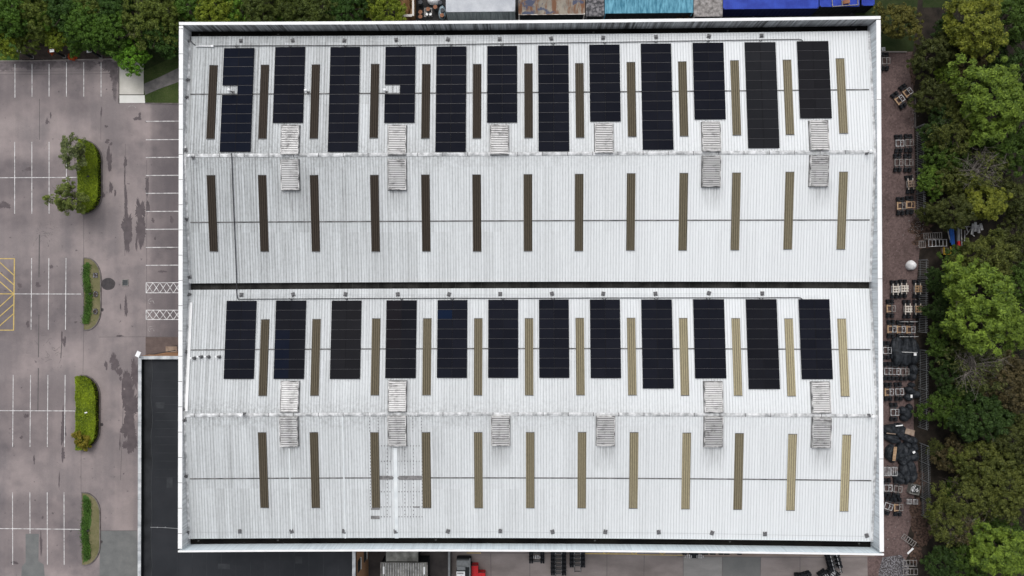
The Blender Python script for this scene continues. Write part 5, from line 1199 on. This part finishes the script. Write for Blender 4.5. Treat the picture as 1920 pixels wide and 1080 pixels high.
def crown_mesh(R, H, zc, nl, nc, clump, size, seed, up=.7, fill=.5):
    g = np.random.default_rng(seed); C = []
    lob = [(g.uniform(0, 2 * PI), g.uniform(.0, .35)) for _ in range(5)]
    while len(C) < nc:
        u = g.normal(size=3); u /= np.linalg.norm(u); rr = g.uniform(fill, 1.0) ** .6
        a = math.atan2(u[1], u[0]); k = (1 + sum(am * math.cos((j + 2) * (a - ph)) / (1.0 + j * .4) for j, (ph, am) in enumerate(lob))) * g.choice([.9, 1.0, 1.0, 1.0, 1.12, 1.22])
        if u[2] < -.55: continue
        C.append((u[0] * R * rr * k, u[1] * R * rr * k, zc + u[2] * H * rr, g.uniform(.6, 1.35) * clump))
    C = np.array(C); idx = g.integers(0, nc, nl); d = g.normal(size=(nl, 3)); d /= np.linalg.norm(d, axis=1, keepdims=True)
    d[:, 2] = np.abs(d[:, 2]) * .9 - .15; rad = g.uniform(.45, 1.05, nl)[:, None] * C[idx, 3][:, None]
    P = C[idx, :3] + d * rad * np.array([1, 1, .75]); Nn = d * .8 + np.array([0, 0, up]) + g.normal(size=(nl, 3)) * .45
    return leaves(P, Nn, g.uniform(.6, 1.3, nl) * size)
def trunk_mesh(R, H, zc, seed, mat='bark', n=11, r0=.17, deep=2):
    r = random.Random(seed); m = MB()
    def seg(a, b, w0, w1):
        d = (b - a); u = d.cross(Vector((0, 0, 1))); u = Vector((1, 0, 0)) if u.length < 1e-3 else u.normalized(); v = d.normalized().cross(u); k = 6
        vs = [a + u * w0 * math.cos(2 * PI * i / k) + v * w0 * math.sin(2 * PI * i / k) for i in range(k)] + [b + u * w1 * math.cos(2 * PI * i / k) + v * w1 * math.sin(2 * PI * i / k) for i in range(k)]
        m.add(vs, [(i, (i + 1) % k, k + (i + 1) % k, k + i) for i in range(k)])
    top = Vector((r.uniform(-.2, .2), r.uniform(-.2, .2), zc)); seg(Vector((0, 0, -.05)), top * .5, r0, r0 * .75); seg(top * .5, top, r0 * .75, r0 * .5)
    for i in range(n):
        a = 2 * PI * i / n + r.uniform(-.3, .3); t = r.uniform(.45, 1.0); s0 = top * t; e = Vector((math.cos(a) * R * r.uniform(.55, .95), math.sin(a) * R * r.uniform(.55, .95), zc + r.uniform(-.2, .75) * H)); mid = s0.lerp(e, .5) + Vector((0, 0, .3))
        seg(s0, mid, r0 * .42, r0 * .25); seg(mid, e, r0 * .25, r0 * .07)
        for j in range(4 * (deep - 1)):
            f = s0.lerp(e, r.uniform(.35, .95)); q = f + Vector((r.gauss(0, .28) * R, r.gauss(0, .28) * R, r.uniform(.0, .3) * H)); seg(f, q, r0 * .12, r0 * .035)
            for l in range(2 if deep > 2 else 0):
                f2 = f.lerp(q, r.uniform(.4, .9)); seg(f2, f2 + Vector((r.gauss(0, .14) * R, r.gauss(0, .14) * R, r.uniform(0, .15) * H)), r0 * .05, r0 * .02)
    return m.mesh('trunk', M[mat])
KIND = {}
def kind(name, R, H, zc, nl, nc, clump, size, up=.7, fill=.5, deep=2, n=11, mat='bark', variants=3):
    KIND[name] = [(crown_mesh(R, H, zc, nl, nc, clump, size, hash_(name) + i, up, fill) if nl else None, trunk_mesh(R, H, zc, hash_(name) + i, mat, n, .17, deep)) for i in range(variants)] + [zc + .4 * H]
def hash_(s): return sum(ord(c) * (i + 3) for i, c in enumerate(s)) % 9973
kind('dense', 3.0, 2.4, 4.6, 19000, 300, .38, .165, up=.35)
kind('bushy', 2.6, 1.9, 3.4, 16000, 260, .34, .15, up=.3)
kind('puffy', 3.3, 2.5, 5.6, 19000, 210, .48, .18, up=.7, fill=.55)
kind('loose', 2.8, 2.1, 4.2, 9500, 170, .42, .14, up=.4, deep=3, n=18)
kind('bare', 2.8, 2.0, 4.0, 1500, 60, .6, .15, deep=3, n=22, mat='twig')
kind('slim', 2.0, 2.0, 4.0, 8000, 120, .36, .13, deep=3, n=12)
kind('shrub', 1.3, .9, 1.1, 5000, 50, .34, .13, up=.5)
tn = [0]
def tree(name, kd, px, py, s, col, label, cat='tree', group=None, rot=None, zs=1.0):
    K = KIND[kd]; i = tn[0] % (len(K) - 1); tn[0] += 1; zc = K[-1] * s * zs
    p = at(px, py, zc); o = empty(name, (p.x, p.y, 0), (0, 0, random.uniform(0, 6.28) if rot is None else rot)); tag(o, label, cat, group)
    cm, tm = K[i]
    if cm: c = link('crown', cm, o, color=col); c.scale = (s, s, s * zs)
    t = link('trunk', tm, o); t.scale = (s, s, s * zs)
    return o
BR = (0.088, 0.140, 0.020); YG = (0.110, 0.130, 0.018); GR = (0.042, 0.078, 0.014); DG = (0.024, 0.048, 0.012); OL = (0.060, 0.074, 0.018); DO = (0.044, 0.055, 0.016); RB = (0.058, 0.050, 0.026); BG = (0.070, 0.125, 0.020); BRN = (0.055, 0.040, 0.024)
# top left belt
T = [('dense', 20, 20, 1.0, GR, 'mid green tree in the top left corner of the picture'), ('bushy', 10, 64, .9, YG, 'yellow-green bush low at the far left above the lawn edge'), ('dense', 62, 18, .9, OL, 'olive tree, second along the top left edge'),
 ('bushy', 60, 56, .85, OL, 'olive bush with orange leaves behind the leftmost dark post'), ('puffy', 84, 30, .62, BG, 'bright green tree near the top left with rounded crown'), ('bushy', 106, 62, .75, YG, 'yellow-green bush behind the middle dark post'),
 ('dense', 118, 20, .9, DG, 'dark blue-green tree right of the bright top left one'), ('dense', 156, 42, .95, GR, 'broad green tree above the gap between the posts'), ('bushy', 144, 70, .75, GR, 'green bush just left of the third dark post'), ('dense', 168, 8, .9, OL, 'olive-brown tree at the top edge above the bed'),
 ('dense', 204, 50, .9, GR, 'green tree above the concrete pad corner'), ('dense', 214, 14, .9, DG, 'dark tree at the top edge above the concrete pad'), ('loose', 258, 34, 1.05, OL, 'pale olive tree with thin leaves above the pad'), ('bushy', 246, 101, .80, (0.075, 0.150, 0.018), 'bright green shrub overhanging the end of the concrete pad'),
 ('dense', 300, 16, .95, OL, 'olive tree at the top edge left of the warehouse corner'), ('dense', 292, 62, .8, DG, 'dark tree above the shaded lawn'), ('loose', 326, 52, .8, OL, 'thin-leaved tree touching the warehouse top left corner'), ('bushy', 200, 86, .45, DG, 'small dark bush beside the third dark post'),
 ('dense', 352, 6, .85, GR, 'green tree above the parapet, nearest the top left corner'), ('dense', 398, 10, .9, YG, 'yellowish tree above the parapet, second from the left'), ('bushy', 440, 16, .95, BG, 'lime-tinted tree above the parapet, third from the left'), ('dense', 486, 8, .9, DO, 'dark brownish tree above the parapet left of the bright sprig'),
 ('bushy', 530, 36, .62, BG, 'small bright green bush peeping over the parapet'), ('dense', 548, 2, .85, DO, 'brownish dark tree above the small bright bush'), ('dense', 598, 12, .95, DO, 'broad dull olive tree above the middle of the left parapet'), ('dense', 648, 16, .9, DG, 'dark green tree left of the yellow-green ones above the parapet'), ('bushy', 676, 4, .8, OL, 'olive tree at the top edge left of the skip'), ('bushy', 716, 16, .95, YG, 'yellow-green tree beside the rusty skip'),
 ('bushy', 318, 88, .5, DG, 'low dark bush on the shaded lawn'), ('bushy', 480, 34, .7, DO, 'low dull bush hugging the parapet')]
for kd, x, y, s, c, lb in T: tree('leafy_tree', kd, x, y, s, (c[0] * 1.32, c[1] * 1.50, c[2] * 1.2), lb, group='trees along the top left')
for i, (x, y) in enumerate(((84, 72), (134, 107), (97, 95))):
    tree('autumn_shrub', 'shrub', x, y, .35, (0.42, 0.075, 0.02), ['orange-leaved shrub in the olive bush', 'orange-leaved shrub right of the middle post', 'orange-leaved shrub left of the middle post'][i], 'shrub', 'orange shrubs')
# right belt
T = [('dense', 1688, 36, .82, (0.085, 0.085, 0.022), 'round olive-gold tree overhanging the warehouse top right corner'), ('bushy', 1745, 96, .95, DO, 'dark bush right of the gravel track top end'), ('puffy', 1836, 40, .95, YG, 'yellow-green tree near the top right, the highest in the picture'), ('bushy', 1776, 62, .8, DG, 'dark bush below the grass at the top right'),
 ('dense', 1898, 30, .9, GR, 'mid green tree in the top right corner'), ('bushy', 1768, 142, .62, BR, 'small lime-green bush right of the gravel track'), ('bushy', 1822, 104, .8, RB, 'brown-leaved bush below the yellow-green tree'), ('puffy', 1872, 186, 1.15, BR, 'large bright green tree near the right edge in the upper half'), ('bushy', 1742, 182, .9, DO, 'dark olive bush beside the slanting pair of bogies'),
 ('bushy', 1790, 190, .9, OL, 'olive bush left of the large bright upper tree'), ('bushy', 1756, 236, .9, DG, 'dark green bush right of the block of four bogies'), ('loose', 1800, 246, .95, OL, 'thin olive tree below the lime bush'), ('dense', 1900, 268, .9, GR, 'green tree below the large bright upper tree'),
 ('bushy', 1768, 290, .95, GR, 'green bush right of the lower bogies of the block'), ('bushy', 1744, 338, .78, BG, 'lime-tinted bush overhanging the lone bogie'), ('bare', 1846, 316, 1.05, OL, 'mostly bare grey-twigged tree, upper one'), ('bushy', 1792, 336, .9, OL, 'olive bush left of the upper bare tree'), ('puffy', 1850, 378, .68, YG, 'yellow-green tree with a small orange patch above the scrap heap'),
 ('dense', 1786, 396, .85, DO, 'dark tree just above the ladder racks'), ('bushy', 1902, 372, .95, DO, 'dark brown-green bush at the right edge above the scrap heap'), ('dense', 1858, 486, 1.0, OL, 'olive tree below the torn metal sheets'), ('bushy', 1912, 452, .8, DO, 'dark bush at the right edge beside the metal sheets'), ('bushy', 1790, 510, .9, GR, 'green bush below the yellow trolley'),
 ('bushy', 1756, 528, .7, DG, 'dark bush overhanging the fence below the bulk bag'), ('puffy', 1848, 572, 1.2, BR, 'largest bright green tree at the middle of the right edge'), ('puffy', 1903, 616, .75, BR, 'bright green tree right of and below the largest one'), ('bushy', 1766, 584, .9, DG, 'dark green bush right of the timber bogie rows'), ('bushy', 1770, 646, .9, GR, 'green bush right of the tarpaulins'),
 ('bare', 1842, 686, 1.2, DO, 'mostly bare grey-twigged tree, lower one'), ('bushy', 1776, 708, .9, DG, 'dark bush right of the small bundle heaps'), ('loose', 1812, 650, .8, DO, 'thin dark tree left of the lower bare tree'), ('dense', 1898, 722, .95, RB, 'brown-tinted tree at the right edge below the bare tree'), ('bushy', 1790, 768, .95, GR, 'green bush above the reddish bush'),
 ('bushy', 1744, 768, .7, GR, 'small green bush just outside the fence'), ('dense', 1848, 784, .95, DG, 'dark green tree between the green bush and right edge'), ('bushy', 1786, 862, .9, RB, 'reddish-brown round bush right of the long heap'), ('dense', 1850, 868, .9, OL, 'olive tree right of the reddish-brown bush'), ('dense', 1905, 822, .9, DO, 'dull dark tree at the right edge below the brown-tinted one'),
 ('bushy', 1781, 920, .48, BG, 'small bright bush right of the wooden crate'), ('loose', 1822, 934, 1.0, OL, 'thin olive tree with grey twigs low at the right'), ('dense', 1896, 920, 1.0, OL, 'olive tree at the right edge in the lower part'), ('loose', 1768, 978, .95, OL, 'thin brownish-olive tree near the fallen mesh panel'), ('bare', 1812, 990, .9, RB, 'twiggy brownish tree right of the fallen mesh panel'),
 ('puffy', 1886, 1040, .95, BR, 'bright green tree in the bottom right corner'), ('bushy', 1826, 1054, .95, GR, 'green bush at the bottom edge left of the bright corner tree'), ('bushy', 1768, 1056, .9, DG, 'dark green bush beside the dark grey racks'), ('dense', 1918, 540, .8, GR, 'green tree cut by the right edge, middle'), ('dense', 1922, 130, .8, DG, 'dark tree cut by the right edge near the top'),
 ('bushy', 1735, 450 - 52, .55, DO, 'low dark shrub above the littered ground'), ('bushy', 1876, 1000, .8, GR, 'green bush above the bright corner tree'), ('bushy', 1748, 845, .5, DO, 'small dark bush outside the fence by the long heap'), ('bushy', 1880, 120, .7, DG, 'dark bush above the large bright upper tree'), ('bushy', 1838, 246, .7, DO, 'dark olive bush between the upper bright tree and bare tree')]
for kd, x, y, s, c, lb in T: tree('leafy_tree', kd, x + (12 if 1700 < x < 1792 else 0), y, s * (1.10 if x > 1792 else .98), tuple(v * 1.08 for v in c), lb, group='trees and bushes beyond the track')
tree('island_tree', 'slim', 131, 284, .86, (0.105, 0.135, 0.058), 'thin greyish tree leaning over the upper end of the hedged island', group='island trees', rot=1.0)
tree('island_tree', 'slim', 120, 371, .95, (0.105, 0.140, 0.036), 'fuller olive tree leaning over the lower end of the hedged island', group='island trees', rot=2.2)
tree('island_tree', 'shrub', 152, 826, .85, (0.17, 0.15, 0.02), 'small yellowing tree at the lower end of the second hedged island', 'tree')
tree('twiggy_shrub', 'shrub', 1283, 24, .9, (0.045, 0.03, 0.018), 'brown dry shrub hanging over the cyan container end', 'shrub')
# rough tufts on the two grass islands
for isl, sd in ((ISL[1], 3), (ISL[3], 4)):
    gg_ = np.random.default_rng(sd); a_ = at(isl[0] + 3, isl[3] - 12, 0); b_ = at(isl[0] + 15, isl[1] + 12, 0); n_ = 5200
    yy_ = gg_.uniform(a_.y, b_.y, n_); cc_ = a_.x + (b_.x - a_.x) * (.5 + .22 * np.sin(yy_ * .9 + sd)); xx_ = cc_ + gg_.normal(size=n_) * .27
    UP = np.stack([xx_, yy_, .12 + gg_.uniform(0, .16, n_)], 1); tag(link('grass', leaves(UP, gg_.normal(size=(n_, 3)) * .5 + np.array([0, 0, .8]), gg_.uniform(.05, .12, n_), 'grass'), color=(0.045, 0.105, 0.018)), kind='stuff')
# low undergrowth between the trees
g_ = np.random.default_rng(5); n_ = 42000
ux = np.concatenate([g_.uniform(58.5, 78, n_ * 3 // 5), g_.uniform(-74, -16, n_ * 2 // 5)]); uy = np.concatenate([g_.uniform(-44, 42, n_ * 3 // 5), g_.uniform(34.5, 46, n_ * 2 // 5)])
hn = .5 + .45 * np.sin(ux * .9 + 1.3 * np.sin(uy * .6)) * np.cos(uy * 1.1 + ux * .3); keep = (hn > .30) & ~((ux > 58) & (ux < 67) & (uy > 3) & (uy < 12)) & ~((ux < -50) & (uy < 35.8)) & ~((ux > -50) & (ux < -40) & (uy < 40)); ux, uy, hn = ux[keep], uy[keep], hn[keep]; n_ = len(ux)
UP = np.stack([ux, uy, g_.uniform(.05, 1, n_) * hn * 1.3], 1); UN = g_.normal(size=(n_, 3)) * .5 + np.array([0, 0, .8])
tag(link('undergrowth', leaves(UP, UN, g_.uniform(.10, .24, n_), 'undergrowth'), color=(0.028, 0.042, 0.012)), kind='stuff')
# hedges
def hedge(isl, label, x_in=0.5, hgt=.95, cut=None):
    P = [at(x, y, 0) for x, y in island_pts(*isl, inset=x_in)]; xs_ = [p.x for p in P]; ys_ = [p.y for p in P]; g = np.random.default_rng(int(isl[0] * 7))
    def inside(X, Y):
        c = np.zeros(len(X), bool); n = len(P)
        for i in range(n):
            a, b = P[i], P[(i + 1) % n]
            if a.y == b.y: continue
            c ^= ((a.y > Y) != (b.y > Y)) & (X < (b.x - a.x) * (Y - a.y) / (b.y - a.y) + a.x)
        return c
    n = 26000; X = g.uniform(min(xs_), max(xs_), n); Y = g.uniform(min(ys_), max(ys_), n); k = inside(X, Y); X, Y = X[k], Y[k]; n = len(X)
    Z = hgt + .12 * np.sin(X * 2.1 + Y * .7) * np.cos(Y * 1.7) + g.normal(size=n) * .05
    edge = g.random(n) < .25; Z = np.where(edge, g.uniform(.2, 1.0, n) * hgt, Z)
    o = empty('island_hedge', ((min(xs_) + max(xs_)) / 2, (min(ys_) + max(ys_)) / 2, 0)); tag(o, label, 'hedge', 'hedges on the parking islands')
    Pn = np.stack([X - o.location.x, Y - o.location.y, Z], 1); Nn = np.stack([g.normal(size=n) * .45, g.normal(size=n) * .45, np.ones(n)], 1)
    link('foliage', leaves(Pn, Nn, g.uniform(.07, .17, n), 'foliage'), o, color=(0.120, 0.175, 0.008))
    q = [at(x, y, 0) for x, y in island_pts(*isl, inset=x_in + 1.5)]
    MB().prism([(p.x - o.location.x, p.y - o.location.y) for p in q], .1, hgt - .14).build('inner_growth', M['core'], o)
hedge(ISL[0], 'clipped lime-green hedge filling the upper parking island'); hedge(ISL[2], 'clipped lime-green hedge filling the third parking island')
for (x, y, lb) in ((167, 331, 'dark short post standing in the upper hedge'), (163.5, 773, 'short pale post standing in the lower hedge'), (170, 550.8, 'small black marker block on the grass island'), (166, 994.5, 'black marker post lying on the lowest grass island')):
    p = at(x, y, 1.0 if 'hedge' in lb else .15); z = 0; o = empty('marker_post', (p.x, p.y, 0)); tag(o, lb, 'post'); h = 1.25 if 'hedge' in lb else .3
    MB().cyl((0, 0, h / 2), .09, h, 0, 10).build('post', M['dk_grey'], o); MB().box((0, 0, h + .02), (.34, .16, .06), rz=.2).build('cap', M['frame_dk' if 'pale' not in lb else 'bag'], o)
for i, (x, y) in enumerate(((178.5, 516), (179, 551.5), (178.5, 584))):
    p = at(x, y, .2); o = empty('stone_ring', (p.x, p.y, .1)); tag(o, ['square pale stone cover on the grass island, uppermost of three', 'round pale stone cover on the grass island, middle of three', 'round pale stone ring on the grass island, lowest of three'][i], 'stone cover', 'stone covers on the grass island')
    m = MB()
    if i == 0:
        for a in (-1, 1): m.box((a * .22, 0, .05), (.2, .68, .12)); m.box((0, a * .25, .05), (.22, .18, .10))
    else:
        for k in range(10): a = 2 * PI * k / 10; m.box((.28 * math.cos(a), .34 * math.sin(a), .05), (.16, .14, .12), rz=a)
    m.build('ring', M['rubble'], o); MB().box((0, 0, .0), (.36, .4, .05)).build('centre', M['mulch'], o)
# bushes of ferny moss on the yard container
tree('climbing_plant', 'shrub', 765, 1058, .85, (0.10, 0.11, 0.03), 'straggling moss-green plant growing over the container roof', 'plant')
